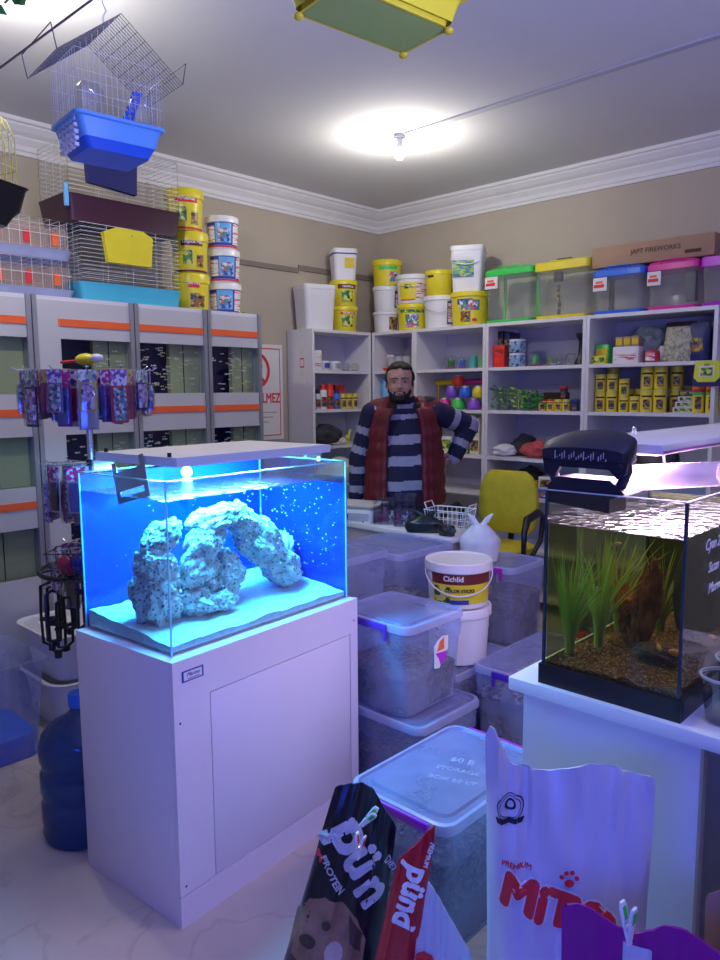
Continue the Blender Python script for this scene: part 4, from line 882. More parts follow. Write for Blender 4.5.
b = MB(); b.tube([(XW + .006, 3.02, 2.44), (XW + .006, 3.12, 2.40), (XW + .006, 3.16, 2.25), (XW + .006, 3.13, 2.05), (XW + .006, 3.24, 1.98), (XW + .006, 3.28, 1.75)], 0.004, 6)
o = b.build('wall_cable', M['greyink'], None, True); tag(o, 'thin grey cable hanging down the wall beside the white buckets', 'cable')

# tops of the corner shelving
SQ = 'square buckets above the shelving'
def sq_bucket(label, x, y, z, w_, d, h, rotz, body='white_pl', lid='white_pl', handle=None, art=None, stripe=None):
    t = thing('square_bucket', label, 'bucket', (x, y, z), rotz, SQ)
    MB().rr([(0, w_ * .86, d * .86, .03), (h * .12, w_ * .88, d * .88, .03), (h * .70, w_ * .95, d * .95, .03), (h * .72, w_ * .97, d * .97, .03), (h - .03, w_ * .98, d * .98, .03)], (0, 0), 5).build('tub', M[body], t, True)
    MB().rr([(h - .034, w_ * 1.02, d * 1.02, .035), (h - .006, w_ * 1.03, d * 1.03, .035), (h, w_ * .98, d * .98, .03)], (0, 0), 5).build('lid', M[lid], t, True)
    if stripe: MB().rr([(h - .044, w_ * 1.005, d * 1.005, .03), (h - .034, w_ * 1.005, d * 1.005, .03)], (0, 0), 5).build('lid_band', M[stripe], t, True)
    if art:
        m, x0, x1, f0, f1 = art; bx('label', M[m], t, x0, x1, -d * .485, -d * .47, h * f0, h * f1)
    if handle:
        n = 14; pts = [(w_ * .53 * math.cos(PI + PI * i / n), -d * .56 * math.sin(PI * i / n) ** .6, h * .80 - h * .22 * math.sin(PI * i / n)) for i in range(n + 1)]
        MB().tube(pts, 0.004, 6).build('handle', M[handle], t, True)
    return t
TS = 1.961
sq_bucket('large plain white square bucket, leftmost on the corner shelving', -4.13, 3.885, TS, 0.26, 0.24, 0.325, R_(72))
A2 = R_(60)
bucket('yellow fish food tub with red lid band, under another yellow tub on the corner shelving', -4.10, 4.165, TS, 0.105, 0.19, 'yellow_pl', 'yellow_pl', A2, [('amber', -1.5, 1.5, .9, .93), ('redink', -.5, .7, .66, .76), ('art_green', -.4, .5, .18, .62)], [('TROPICAL', .02, 'whiteink', .71, .1)], lidh=.03, group='yellow tubs on the shelving')
bucket('yellow fish food tub with brown band carrying the small square bucket', -4.10, 4.165, TS + .192, 0.105, 0.19, 'yellow_pl', 'yellow_pl', A2, [('amber', -1.5, 1.5, .02, .07), ('brownband', -.7, .8, .66, .82), ('art_green', -.4, .5, .15, .6)], [('TROPICAL', .02, 'whiteink', .74, .1)], lidh=.03, group='yellow tubs on the shelving')
sq_bucket('small white square bucket with orange label and blue lid band, topmost on the shelving', -4.10, 4.165, TS + .384, 0.19, 0.17, 0.235, A2, stripe='blueink', art=('dkyellow', -.01, .065, .38, .70))
A3 = R_(35); x_, y_ = -3.985, 4.545
bucket('white bucket with grey lid, bottom of the stack in the corner', x_, y_, TS, 0.112, 0.165, 'white_pl', 'white_pl', A3, [('art_dark', .25, .95, .15, .75)], lidh=.02)
bucket('white bucket with black side label, middle of the corner stack', x_, y_, TS + .167, 0.112, 0.195, 'white_pl', 'white_pl', A3, [('ink', .7, 1.3, .15, .8), ('lines', .78, 1.2, .2, .7)], lidh=.03)
bucket('yellow tub with green and blue picture, topmost of the corner stack', x_, y_, TS + .364, 0.115, 0.20, 'yellow_pl', 'yellow_pl', A3, [('green_pl', -.5, .9, .62, .75), ('art_fish', .3, 1.0, .15, .55)], lidh=.04, group='yellow tubs on the shelving')
x_ = -3.70
bucket('yellow tub with green band under the handled white bucket', x_, 4.52, TS, 0.118, 0.20, 'yellow_pl', 'yellow_pl', A3, [('art_green', -.9, .9, .66, .78), ('art_fish', -.45, .5, .12, .6), ('amber', -1.5, 1.5, .94, .98)], lidh=.03, group='yellow tubs on the shelving')
bucket('white bucket with yellow label and white bail handle, on a yellow tub', x_, 4.52, TS + .202, 0.125, 0.215, 'white_pl', 'white_pl', A3, [('yellow_pl', -.9, .3, .12, .72), ('lines', .3, 1.1, .15, .7), ('art_green', -.5, .0, .5, .65), ('redink', -.8, .2, .1, .14)], handle=('white_pl', .05), lidh=.03)
x_ = -3.432
bucket('white bucket with navy-framed label and loose wire handle', x_, 4.52, TS, 0.125, 0.235, 'white_pl', 'white_pl', A3, [('blueink', .45, 1.15, .12, .82), ('lines', .52, 1.08, .18, .76)], handle=('chrome', .08), lidh=.03)
bucket('plain yellow bucket standing on the navy-labelled white bucket', x_ - .01, 4.52, TS + .237, 0.105, 0.185, 'yellow_pl', 'yellow_pl', A3, [('ink', -1.0, -.4, .72, .80)], lidh=.03)
x_ = -3.150
bucket('wide yellow bucket with dark printed label, beneath the big square bucket', x_, 4.50, TS, 0.138, 0.235, 'yellow_pl', 'yellow_pl', A3, [('blueink', -.75, .1, .62, .78), ('art_fish', -.6, .5, .45, .75), ('art_dark', -.55, 0, .1, .42), ('redink', .1, .35, .12, .2)], lidh=.03)
sq_bucket('tall white square bucket with landscape label and bail handle, on a yellow bucket', x_ - .02, 4.50, TS + .237, 0.235, 0.215, 0.32, R_(28), handle='white_pl', art=('art_land', -.10, .05, .32, .68))

# ---------------------------------------------------------------- faunarium boxes with coloured lids
M['fauna'] = milky('clear_box_plastic', (0.80, 0.84, 0.80), 0.16, 0.12, 0.2)
def fauna(label, x0, x1, h, lid, base=None, paper_=False, dark=None, dome=True):
    w_ = x1 - x0; d = 0.22; t = thing('plastic_pet_tank', label, 'plastic tank', ((x0 + x1) / 2, 4.53, TS), 0, 'plastic tanks with coloured lids')
    MB().rr([(0, w_ * .90, d * .9, .02), (.022, w_ * .95, d * .95, .02), (.024, w_ * .90, d * .9, .02)], (0, 0), 4).build('base', M[base or lid], t, True)
    MB().rr([(.02, w_ * .88, d * .88, .025), (h - .05, w_ * .95, d * .95, .03)], (0, 0), 4, False, False).build('clear_tub', M['fauna'], t, True)
    pr = [(h - .055, w_, d, .03), (h - .022, w_, d, .03), (h - .008, w_ * .92, d * .86, .03), (h + .004, w_ * .7, d * .55, .03)] if dome else [(h - .055, w_, d, .03), (h - .004, w_, d, .03), (h, w_ * .97, d * .96, .03)]
    MB().rr(pr, (0, 0), 5).build('lid', M[lid], t, True)
    MB().tube([(-w_ * .22, -d * .46, h - .02), (-w_ * .2, -d * .5, h - .0), (w_ * .2, -d * .5, h - .0), (w_ * .22, -d * .46, h - .02)], .004, 6).build('carry_handle', M[lid], t, True)
    if paper_:
        c = bx('price_card', M['paper'], t, -w_ * .47, -w_ * .20, -d * .505, -d * .50, h - .14, h - .06)
        bx('printed_patch', M['redink'], c, -w_ * .45, -w_ * .25, -d * .51, -d * .505, h - .12, h - .10); bx('printed_patch', M['orange'], c, -w_ * .42, -w_ * .28, -d * .51, -d * .505, h - .095, h - .08)
    if dark == 'posts':
        for s_ in (-.26, .42): bx('corner_post', M['green_pl'], t, w_ * s_, w_ * s_ + .018, .0, .015, .03, h - .05)
    if dark == 'tube':
        MB().tube([(-.05, -.03, .03), (-.045, -.03, .10), (-.06, -.03, .17), (-.05, -.03, .22)], .012, 8).build('filter_tube', M['art_dark'], t, True); bx('pump', M['black_pl'], t, -.08, -.03, -.05, -.01, h - .12, h - .06)
    if dark == 'pump': bx('pump', M['black_pl'], t, w_ * .18, w_ * .36, -.02, .02, .05, h - .06)
    if dark == 'side': bx('pump', M['black_pl'], t, -w_ * .28, -w_ * .22, -.02, .02, .03, h - .06)
    return t
fauna('clear plastic tank with a green lid, leftmost of the row', -2.985, -2.605, 0.375, 'green_pl', paper_=True, dark='posts')
fauna('clear plastic tank with a flat yellow lid and black top switch', -2.595, -2.205, 0.365, 'yellow_pl', dark='tube', dome=False)
t = thing('timer_plug', 'small black plug lying on the yellow tank lid', 'plug', (-2.43, 4.53, TS + .3665), 0); MB().box(-.04, .02, -.02, .02, 0, .022, .004).build('body', M['black_pl'], t, True); MB().box(-.055, .05, -.006, .006, .022, .030, .002).build('bar', M['black_pl'], t, True)
fauna('clear plastic tank with a blue lid under the cardboard box', -2.185, -1.855, 0.285, 'blue_pl', paper_=True, dark='side')
fauna('clear plastic tank with a magenta lid under the cardboard box', -1.845, -1.55, 0.285, 'pink_pl', paper_=True, dark='pump')
fauna('clear plastic tank with a violet lid, rightmost of the row', -1.54, -1.20, 0.275, 'violet_pl', dome=False)
t = thing('cardboard_box', 'long brown cardboard box lying across the coloured tank lids', 'box', (-1.845, 4.56, TS + 0.290), R_(1.5))
bx('carton', M['cardboard'], t, -0.36, 0.36, -0.10, 0.10, 0, 0.125, .002)
lettering('JAPT FIREWORKS', 0.040, M['brown'], t, (0.03, -0.1015, 0.070), sx=0.95); lb = bx('printed_block', M['brown'], t, 0.20, 0.29, -0.1012, -0.1, 0.025, 0.045)
bx('packing_tape', mat('tan_tape', (0.45, 0.30, 0.16), 0.3), t, -0.362, 0.362, -0.025, 0.025, 0.1245, 0.1260)

# ---------------------------------------------------------------- things on the shelves
YF = 4.47
M['tin_y'] = mat('yellow_tin', (0.92, 0.74, 0.06), 0.35); M['tin_lid'] = mat('yellow_tin_lid', (0.72, 0.66, 0.10), 0.35)
def tin(label, x, y, z, w_, h, group, body='tin_y', lid='tin_lid', art='art_dark', rotz=R_(20), cat='tin', name='food_tin', shape='round'):
    t = thing(name, label, cat, (x, y, z), rotz, group); r = w_ / 2
    MB().lathe([(r * .96, 0), (r, .002), (r, h * .84)], (0, 0, 0), 18).build('can', M[body], t, True)
    MB().lathe([(r * 1.03, h * .84), (r * 1.03, h * .985), (r * .97, h)], (0, 0, 0), 18).build('lid', M[lid], t, True)
    patch('label', M[art], t, r, r, -.55, .5, h * .12, h * .56, 8); patch('label_stripe', M['ink'], t, r, r, -.9, .9, h * .66, h * .74, 8)
    return t
def carton(label, x, y, z, w_, d, h, m, group=None, rotz=0, art=None, cat='box', name='small_carton'):
    t = thing(name, label, cat, (x, y, z), rotz, group); MB().box(-w_ / 2, w_ / 2, -d / 2, d / 2, 0, h, .0015).build('carton', M[m], t, True)
    if art: bx('printed_panel', M[art], t, -w_ * .42, w_ * .42, -d / 2 - .0012, -d / 2 - .0002, h * .2, h * .8)
    bx('top_flap_seam', M['greyink'], t, -w_ * .48, w_ * .48, -.001, .001, h - .0002, h + .0006)
    return t
G1 = 'yellow food tins on the right shelf'
Z3 = 1.366
# bottom row, mid heights, right unit
for i, x in enumerate((-2.128, -2.052)): tin('squat yellow tin, %s in the bottom row of the right shelf' % ('leftmost' if i == 0 else 'second from the left'), x, YF, Z3, .068, .125, G1)
for i, x in enumerate((-1.975, -1.905)): tin('small yellow tin, %s of the two short ones in the bottom row' % ('left' if i == 0 else 'right'), x, YF, Z3, .062, .095, G1)
for i, x in enumerate((-1.832, -1.752)): tin('tall yellow tin, %s bottom one of the tall block' % ('left' if i == 0 else 'middle'), x, YF, Z3, .075, .135, G1)
tin('tall yellow tin at the right of the tall block, bottom', -1.690, YF + .085, Z3, .075, .135, G1)
for i, x in enumerate((-2.128, -2.052)): tin('yellow tin in the second layer, %s, at the right shelf\'s left end' % ('left' if i == 0 else 'right'), x, YF, Z3 + .1265, .066, .105, G1)
tin('yellow tin alone on top of the two short ones', -1.975, YF, Z3 + .0965, .062, .105, G1)
for i, x in enumerate((-1.832, -1.752)): tin('tall yellow tin, %s upper one of the tall block' % ('left' if i == 0 else 'middle'), x, YF, Z3 + .1365, .075, .135, G1)
tin('tall yellow tin at the right of the tall block, top', -1.690, YF + .085, Z3 + .1365, .075, .135, G1)
tin('yellow tin in the back row near the shelf\'s left end', -2.09, YF + .09, Z3, .07, .125, G1); tin('topmost yellow tin in the back row near the left end', -2.09, YF + .09, Z3 + .1265, .07, .145, G1)
for i in range(3): tin('yellow tin in the back row, %s one behind the short tins' % ('left', 'middle', 'right')[i], -1.99 + .075 * i, YF + .10, Z3, .07, .14, G1)
GP = 'flat green food packs'
for i in range(3):
    carton('flat green and white food pack, %s of the small pile' % ('lowest', 'middle', 'topmost')[i], -1.60 + .01 * i, YF, Z3 + .032 * i, .12, .08, .03, 'paper', GP, R_(8 * i), 'art_green')
carton('dark clear-lidded pack on the green packs', -1.575, YF, Z3 + .0965, .11, .07, .03, 'navy_pl', None, R_(-6), 'art_dark')
carton('dark red carton behind the green packs', -1.60, YF + .12, Z3, .17, .06, .155, 'maroon_pl', None, 0, 'redink')
for i in range(4):
    t = tin('tall yellow orange-lidded canister, %s of four' % ('leftmost', 'second from the left', 'second from the right', 'rightmost')[i], (-1.490, -1.415, -1.345, -1.275)[i] - .035, YF - .02, Z3, .066, .165, 'tall yellow canisters', 'tin_y', 'orange', 'art_dark', name='food_canister')
    patch('colour_band', M['redink' if i != 3 else 'green_pl'], t, .0335, .0335, -1.2, 1.2, .118, .136, 8); patch('colour_band', M['green_pl'], t, .0335, .0335, -1.2, 1.2, .100, .116, 8)
t = thing('hanging_pouch', 'yellow and navy pouch hanging above the tall canisters', 'pouch', (-1.455, 4.36, 1.515), 0)
b = MB(); b.poly([(-.075, 0), (.075, 0), (.075, .05), (-.075, .05)], .006); b.build('navy_panel', M['navy_pl'], t)
b = MB(); b.poly([(-.07, .05), (-.045, .025), (.045, .025), (.07, .05), (.062, .142), (-.062, .142)], .0062); q = b.build('yellow_panel', mat('lime_yellow', (.72, .78, .05), .4), t); q.location = (0, -.003, 0)
bx('picture', M['paper'], q, -.04, .04, -.002, 0, .055, .115); lettering('fish', .02, M['ink'], q, (0, -.003, .12)); bx('picture_print', M['art_green'], q, -.032, .032, -.003, -.002, .06, .105)
# top shelf of right unit
Z2 = 1.661
t = carton('lime green upright pack at the left end of the right unit\'s top shelf', -2.115, YF, Z2, .085, .06, .12, 'green_pl', None, 0, 'dkyellow'); carton('yellow tray pack leaning before the lime pack', -2.12, YF - .055, Z2, .10, .03, .05, 'yellow_pl', None, 0, 'art_green')
carton('white display carton holding small brown boxes', -1.955, YF, Z2, .16, .09, .10, 'paper', None, 0, 'lines')
for i in range(3): carton('small brown box in the white display carton, %s' % ('left', 'middle', 'right')[i], -2.005 + .05 * i, YF - .005, Z2 + .101, .046, .05, .06, 'cardboard', 'small brown boxes', 0, 'dkyellow')
t = thing('fluffy_hood', 'grey fluffy hood standing behind the small brown boxes', 'plush', (-1.88, YF + .09, Z2), 0); MB().ball((0, 0, .115), .11, 4, (.95, .6, 1.05), .25, 5, 3).build('pile', mat('grey_plush', (.28, .33, .33), .95, bump=.5, var=.3, scale=30), t, True)
carton('white carton in the middle of the right unit\'s top shelf', -1.80, YF + .09, Z2, .10, .06, .10, 'paper')
t = thing('round_pack', 'red and white round pack before the white carton', 'pack', (-1.80, YF - .02, Z2), 0); MB().lathe([(.03, 0), (.042, .005), (.042, .06), (.034, .07)], (0, 0, 0), 20).build('tub', M['redink'], t, True); patch('label', M['lines'], t, .042, .042, -.7, .7, .01, .055)
def pouch(label, x, y, z, w_, h, m, rotz=0, d=.07, art=None, cat='bag', group=None, seed=1, tilt=0):
    t = thing('bag_of_bedding' if cat == 'bag' else 'pouch', label, cat, (x, y, z), rotz, group)
    b = MB(); L = []
    for k in range(9):
        f = k / 8; ww = w_ * (1 - .10 * f); dd = d * (1 - .75 * f ** 2) * (.8 if k == 0 else 1) + .004; L.append((h * f, ww, dd, dd * .45))
    b.rr(L, (0, 0), 4)
    for v in b.b.verts: v.co += Vector((mnoise.noise(v.co * 22 + Vector((seed, 0, 0))) * .008, mnoise.noise(v.co * 25 + Vector((0, seed, 0))) * .010, 0))
    for v in b.b.verts: v.co.z = max(v.co.z, 0)
    b.build('bag', M[m], t, True)
    if art: bx('label', M[art], t, -w_ * .25, w_ * .25, -d * .56, -d * .50, h * .25, h * .6)
    bx('top_seal', M[m], t, -w_ * .43, w_ * .43, -.003, .003, h - .006, h + .004)
    return t
M['hay'] = blotch('greenish_seed', [(.32, .34, .22), (.42, .40, .28), (.22, .26, .16), (.50, .46, .36)], 70, .6)
pouch('clear bag of pale green hay on the right unit\'s top shelf', -1.645, YF, Z2, .19, .20, 'hay', 0, .09, None, seed=3); pouch('brown-topped bag behind the hay bag', -1.685, YF + .11, Z2, .20, .235, 'brown', 0, .06, seed=8)
pouch('dark navy bag, left of the pair at the top shelf\'s end', -1.535, YF, Z2, .12, .215, 'navy_pl', 0, .09, 'art_dark', seed=5); pouch('black glossy bag at the very end of the top shelf', -1.50, YF + .11, Z2, .12, .22, 'black_pl', 0, .09, None, seed=6)
# third shelf of the right unit
Z4 = 1.046
pouch('black folded bag on the right unit below the yellow tins', -1.75, YF, Z4, .26, .12, 'black_pl', 0, .12, seed=12); pouch('dark blue packet beside the folded black bag', -2.0, YF, Z4, .14, .16, 'navy_pl', 0, .08, seed=13)
# unit with plants
for i, (x, c, h) in enumerate(((-2.935 + .03, 'black_pl', .25), (-2.925 + .045, 'navy_pl', .24))):
    carton('dark book-like box, %s of the two by the upright' % ('left' if i == 0 else 'right'), -2.885 + .05 * i, YF + .09, Z2, .04, .15, h, c, 'dark upright boxes', 0, 'art_dark')
M['art_red'] = blotch('red_print', [(.75, .03, .03), (.75, .03, .03), (.8, .05, .04), (.35, .02, .02)], 30, .4)
carton('bright red upright box before the dark ones', -2.850, YF - .03, Z2, .085, .05, .15, 'red_pl', None, 0, 'art_red')
for i in range(2):
    t = thing('ornament_jar', 'blue fish ornament jar with pale lid, %s of two stacked' % ('lower', 'upper')[i], 'jar', (-2.73, YF - .01, Z2 + .093 * i), 0, 'blue ornament jars')
    MB().lathe([(.05, 0), (.058, .01), (.058, .07), (.05, .076)], (0, 0, 0), 22).build('jar', blotch('blue_print', [(.05, .2, .45), (.5, .6, .7), (.03, .06, .2), (.3, .45, .6)], 50), t, True); MB().lathe([(.054, .076), (.056, .091)], (0, 0, 0), 22).build('lid', M['white_pl'], t, True)
M['bowl'] = glass_mat('fish_bowl_glass', (.90, .94, .93), 1.0, .03, 1.5, add=.05)
def bowl(label, x, y, z, r, plant=None, base='pink_pl', group='small glass fish bowls'):
    t = thing('fish_bowl', label, 'fish bowl', (x, y, z), 0, group)
    MB().lathe([(r * .55, 0), (r * .85, r * .25), (r, r * .8), (r * .88, r * 1.3), (r * .6, r * 1.6), (r * .62, r * 1.68)], (0, 0, 0), 24, True, False).build('glass', M['bowl'], t, True)
    MB().lathe([(r * .5, .003), (r * .78, r * .25)], (0, 0, 0), 18).build('gravel', M[base], t, True)
    if plant:
        b = MB()
        for i in range(12):
            a = random.uniform(0, 6.28); q = r * random.uniform(.1, .5); hh = r * random.uniform(.7, 1.3); c = Vector((q * math.cos(a), q * math.sin(a), r * .2)); b.tube([tuple(c), tuple(c + Vector((0, 0, hh * .6))), tuple(c + Vector((q * .4 * math.cos(a), q * .4 * math.sin(a), hh)))], [.004, .006, .002], 5)
        b.build('plastic_plant', M[plant], t, True)
bowl('small glass bowl with green plants beside the blue jars', -2.60, YF, Z2, .055, 'green_pl'); bowl('second green-planted glass bowl, further from the blue jars', -2.515, YF + .06, Z2, .05, 'leaf')
bowl('clear bowl with white gravel, left of two beside the black stand', -2.44, YF - .01, Z2, .05, None, 'white_pl'); bowl('clear bowl with white gravel, next to the black stand', -2.345, YF + .02, Z2, .045, None, 'white_pl')
t = thing('black_stand', 'black spool-shaped stand at the shelf end beside the clear bowls', 'stand', (-2.265, YF, Z2), 0); MB().lathe([(.042, 0), (.042, .02), (.02, .05), (.018, .15), (.036, .18), (.036, .20)], (0, 0, 0), 18).build('post', M['black_pl'], t, True); bx('back_plate', M['navy_pl'], t, -.01, .035, .05, .07, 0, .245)
# bunch of plastic plants
M['leafd'] = mat('dark_green_plastic_leaf', (.03, .28, .05), .4, var=.3, scale=30); M['leafp'] = mat('pale_green_wrapped_plant', (.25, .42, .20), .35, var=.4, scale=30)
for i in range(9):
    x = -2.885 + .044 * i; m = ('leafp', 'leafp', 'leaf', 'leafd', 'leafd')[min(4, i // 2)]; h = (.16, .15, .15, .14, .15, .13, .12, .12, .09)[i]
    b = MB()
    for k in range(34):
        a = random.uniform(0, 6.28); el = random.uniform(.1, 1); c = Vector((math.cos(a) * .028 * el, math.sin(a) * .045 * el, random.uniform(.01, h))); s_ = random.uniform(.016, .032); d = Vector((math.cos(a), math.sin(a), random.uniform(-.2, .9))).normalized(); n_ = d.orthogonal().normalized() * s_ * .45
        p0, p1 = c, c + d * s_ * 1.6; md = (p0 + p1) / 2; b._f([b._v(p0), b._v(md + n_), b._v(p1), b._v(md - n_)])
    b.tube([(0, 0, 0), (0, 0, h * .9)], .003, 5)
    o = b.build('plastic_plant', M[m], None, False, loc=(x, YF - .02 + .03 * (i % 2), Z3)); tag(o, '%s artificial plant, %s from the left in the bunch' % ({'leafp': 'pale wrapped', 'leaf': 'bright green', 'leafd': 'dark green'}[m], ORD[i]), 'artificial plant', 'artificial plants on the shelf')
carton('brown carton behind the plant bunch and small tins', -2.50, YF + .12, Z3, .16, .07, .12, 'brown')
G5 = 'small tins beside the artificial plants'
for i, x in enumerate((-2.520, -2.462, -2.404, -2.346, -2.288)): tin('small %s tin beside the plants, %s from the left' % (('red-lidded', 'red-lidded', 'yellow', 'yellow', 'dark blue')[i], ORD[i]), x - .008, YF - .01, Z3, .054, .075, G5, 'tin_y' if i < 4 else 'navy_pl', 'redink' if i < 2 else ('tin_lid' if i < 4 else 'blueink'))
tin('small brown and red jar standing on the row of small tins', -2.384, YF + .005, Z3 + .0765, .05, .085, None, 'brown', 'redink')
# soft things
M['plush_r'] = mat('coral_red_plush', (.62, .10, .10), .95, var=.3, scale=40, bump=.6); M['plush_d'] = mat('dark_grey_plush', (.05, .05, .06), .95, var=.3, bump=.5)
def lump(name, label, x, y, z, rs, m, cat, seed, rotz=0):
    t = MB(); t.ball((0, 0, rs[2] * .88), 1, 4, rs, .28, 4, seed)
    for v in t.b.verts: v.co.z = max(v.co.z, 0)
    o = t.build(name, M[m], None, True, loc=(x, y, z), rotz=rotz); return tag(o, label, cat)
lump('plush_toy', 'coral red plush toy lying on the shelf above the yellow cartons', -2.57, YF, Z4, (.105, .08, .06), 'plush_r', 'plush toy', 4); lump('plush_toy', 'dark grey plush behind the red plush toy', -2.72, YF + .09, Z4, (.10, .06, .075), 'plush_d', 'plush toy', 9)
lump('plastic_bag', 'crumpled white plastic bag left of the red plush toy', -2.82, YF - .01, Z4, (.08, .08, .045), 'white_pl', 'plastic bag', 15); lump('wrapped_toy', 'clear-wrapped toy with purple top at the shelf end', -2.37, YF, Z4, (.07, .06, .075), 'purple_pl', 'toy', 21)
lump('brush', 'small ochre brush head before the wrapped toy', -2.44, YF - .06, Z4, (.025, .02, .02), 'dkyellow', 'brush', 22)
# yellow/blue cartons on the fourth shelf
Z5 = .781
GC = 'yellow and blue cartons below the plush toys'
def ycart(lb, x, y, z, w_=.17):
    t = carton(lb, x, y, z, w_, .12, .052, 'yellow_pl', GC, R_(0), None); bx('blue_stripe', M['ltblue_pl'], t, -w_ / 2 - .001, w_ / 2 + .001, -.0612, -.060, .006, .022); bx('printed_patch', M['cyan_pl'], t, -.03, .05, -.0622, -.0612, .016, .038)
ycart('yellow and blue carton, lowest of the left pile', -2.83, YF, Z5); ycart('yellow and blue carton, middle of the left pile', -2.83, YF, Z5 + .053); ycart('yellow and blue carton, topmost of the left pile', -2.84, YF, Z5 + .106)
ycart('yellow and blue carton, lowest of the right pile', -2.63, YF, Z5, .19); ycart('yellow and blue carton, upper one of the right pile', -2.63, YF, Z5 + .053, .19)
carton('white carton with black drawings, right of the yellow cartons', -2.44, YF, Z5 + .06, .16, .12, .085, 'paper', None, 0, 'art_dark'); carton('blue carton under the white one with drawings', -2.44, YF, Z5, .17, .13, .059, 'blue_pl', None, 0, 'art_fish')
lump('round_bag', 'dark round bag behind the yellow carton piles', -2.68, YF + .12, Z5, (.12, .05, .10), 'plush_d', 'bag', 31)
# unit behind the man's head: bowls and stacked pots
bowl('round bowl with dark green plants, leftmost above the coloured pots', -3.30, YF, Z2, .058, 'leafd'); bowl('round bowl with blue ornament in the middle of its shelf', -3.195, YF, Z2, .05, 'blue_pl')
for i, (x, m, lb) in enumerate(((-3.10, 'cyan_pl', 'teal cylindrical vase right of the bowls'), (-3.02, 'leaf', 'green cylindrical vase at the right end of its shelf'))):
    t = thing('small_vase', lb, 'vase', (x, YF, Z2), 0, 'small vases'); MB().lathe([(.034, 0), (.036, .09), (.030, .09), (.030, .01)], (0, 0, 0), 20, True, False).build('vase', milky('tinted_vase_%d' % i, (.15, .55, .50) if i == 0 else (.3, .55, .3), .6), t, True); MB().lathe([(.029, .008), (.030, .03)], (0, 0, 0), 16).build('gravel', M['pink_pl'], t, True)
def pot(label, x, y, z, m, r=.046, h=.085, cap='white_pl'):
    t = thing('treat_pot', label, 'pot', (x, y, z), 0, 'stacked coloured pots')
    MB().lathe([(r * .8, 0), (r, .012), (r * .98, h * .6), (r * .72, h * .86), (r * .45, h * .9)], (0, 0, 0), 22).build('pot', M[m], t, True); MB().lathe([(r * .5, h * .86), (r * .5, h * .985), (r * .42, h)], (0, 0, 0), 16).build('cap', M[cap], t, True)
pot('magenta pot, bottom row left, beside the man\'s shoulder', -3.35, YF, Z3, 'pink_pl'); pot('green pot in the middle of the bottom row', -3.225, YF, Z3, 'green_pl', .05); pot('lilac pot, right end of the bottom row', -3.085, YF, Z3, 'purple_pl', .05)
pot('purple pot in the second row, left', -3.285, YF, Z3 + .086, 'purple_pl'); pot('deep blue pot in the second row, middle', -3.165, YF, Z3 + .086, 'blue_pl'); pot('yellow pot in the second row, right end', -3.05, YF, Z3 + .086, 'yellow_pl'); pot('red pot on top of the stacked coloured pots', -3.225, YF, Z3 + .172, 'red_pl', .046, .08)
for (x0, x1, m, lb) in ((-3.51, -3.29, 'dkyellow', 'yellow tube lying along the shelf behind the pots'), (-3.28, -2.98, 'pink_pl', 'magenta tube lying along the shelf behind the pots')):
    t = thing('play_tube', lb, 'tube', (x0, YF + .11, Z3 + .20), 0); MB().tube([(0, 0, 0), (x1 - x0, 0, .004)], .022, 12).build('tube', M[m], t, True)
    for xx in (.02, x1 - x0 - .02): MB().box(xx - .004, xx + .004, -.004, .004, -.20, -.02).build('prop', M[m], t)
carton('pale beige carton, lower of two beside the upright', -3.04, YF - .02, Z4, .08, .08, .13, 'cream_pl', None, 0, 'art_dark'); carton('pale beige carton, upper of two beside the upright', -3.04, YF - .02, Z4 + .131, .08, .08, .13, 'cream_pl', None, 0, 'ink')
carton('green and white pack standing beside the beige cartons', -3.14, YF, Z4, .07, .05, .14, 'art_green', None, R_(-10)); carton('small pale pack behind the man\'s elbow', -3.32, YF, Z4, .10, .05, .12, 'paper', None, 0, 'art_green')
# narrow corner unit
t = thing('tray', 'red tray holding translucent pots on the corner shelf', 'tray', (-3.80, YF, Z2), 0); MB().rr([(0, .22, .12, .02), (.025, .24, .14, .02)], (0, 0), 4).build('tray', M['red_pl'], t, True)
for i in range(3):
    t = thing('clear_pot', 'translucent pot on the red tray, %s' % ('left', 'middle', 'right')[i], 'pot', (-3.875 + .075 * i, YF, Z2 + .0265), 0, 'translucent pots on the red tray'); MB().lathe([(.028, 0), (.033, .085)], (0, 0, 0), 16).build('pot', milky('frosty_pot', (.8, .82, .82), .5), t, True); MB().lathe([(.035, .085), (.035, .097)], (0, 0, 0), 16).build('lid', M['bowl' if i else 'white_pl'], t, True)
carton('yellow pack beside the red tray in the corner unit', -3.945, YF + .10, Z2, .05, .05, .05, 'yellow_pl')
t = thing('blue_bottle', 'tall bright blue bottle just left of the man\'s head', 'bottle', (-3.90, YF - .04, Z3), 0); MB().lathe([(.034, 0), (.036, .01), (.036, .185), (.028, .20), (.028, .225)], (0, 0, 0), 22).build('bottle', M['ltblue_pl'], t, True)
MB().lathe([(.03, .226), (.03, .24)], (0, 0, 0), 18).build('cap', M['blue_pl'], t, True)
t = thing('blue_scoop', 'short blue scoop next to the tall blue bottle', 'scoop', (-3.82, YF, Z3), 0); MB().lathe([(.03, 0), (.034, .09)], (0, 0, 0), 18).build('cup', M['ltblue_pl'], t, True)
bx('maroon_cloth', mat('maroon_cloth', (.09, .012, .03), .9, var=.3, bump=.3), None, 0, .30, 0, .02, 0, .26, .004); o = bpy.data.objects['maroon_cloth']; o.location = (-3.93, YF + .10, Z3); tag(o, 'maroon cloth standing folded at the back of the corner shelf', 'cloth')
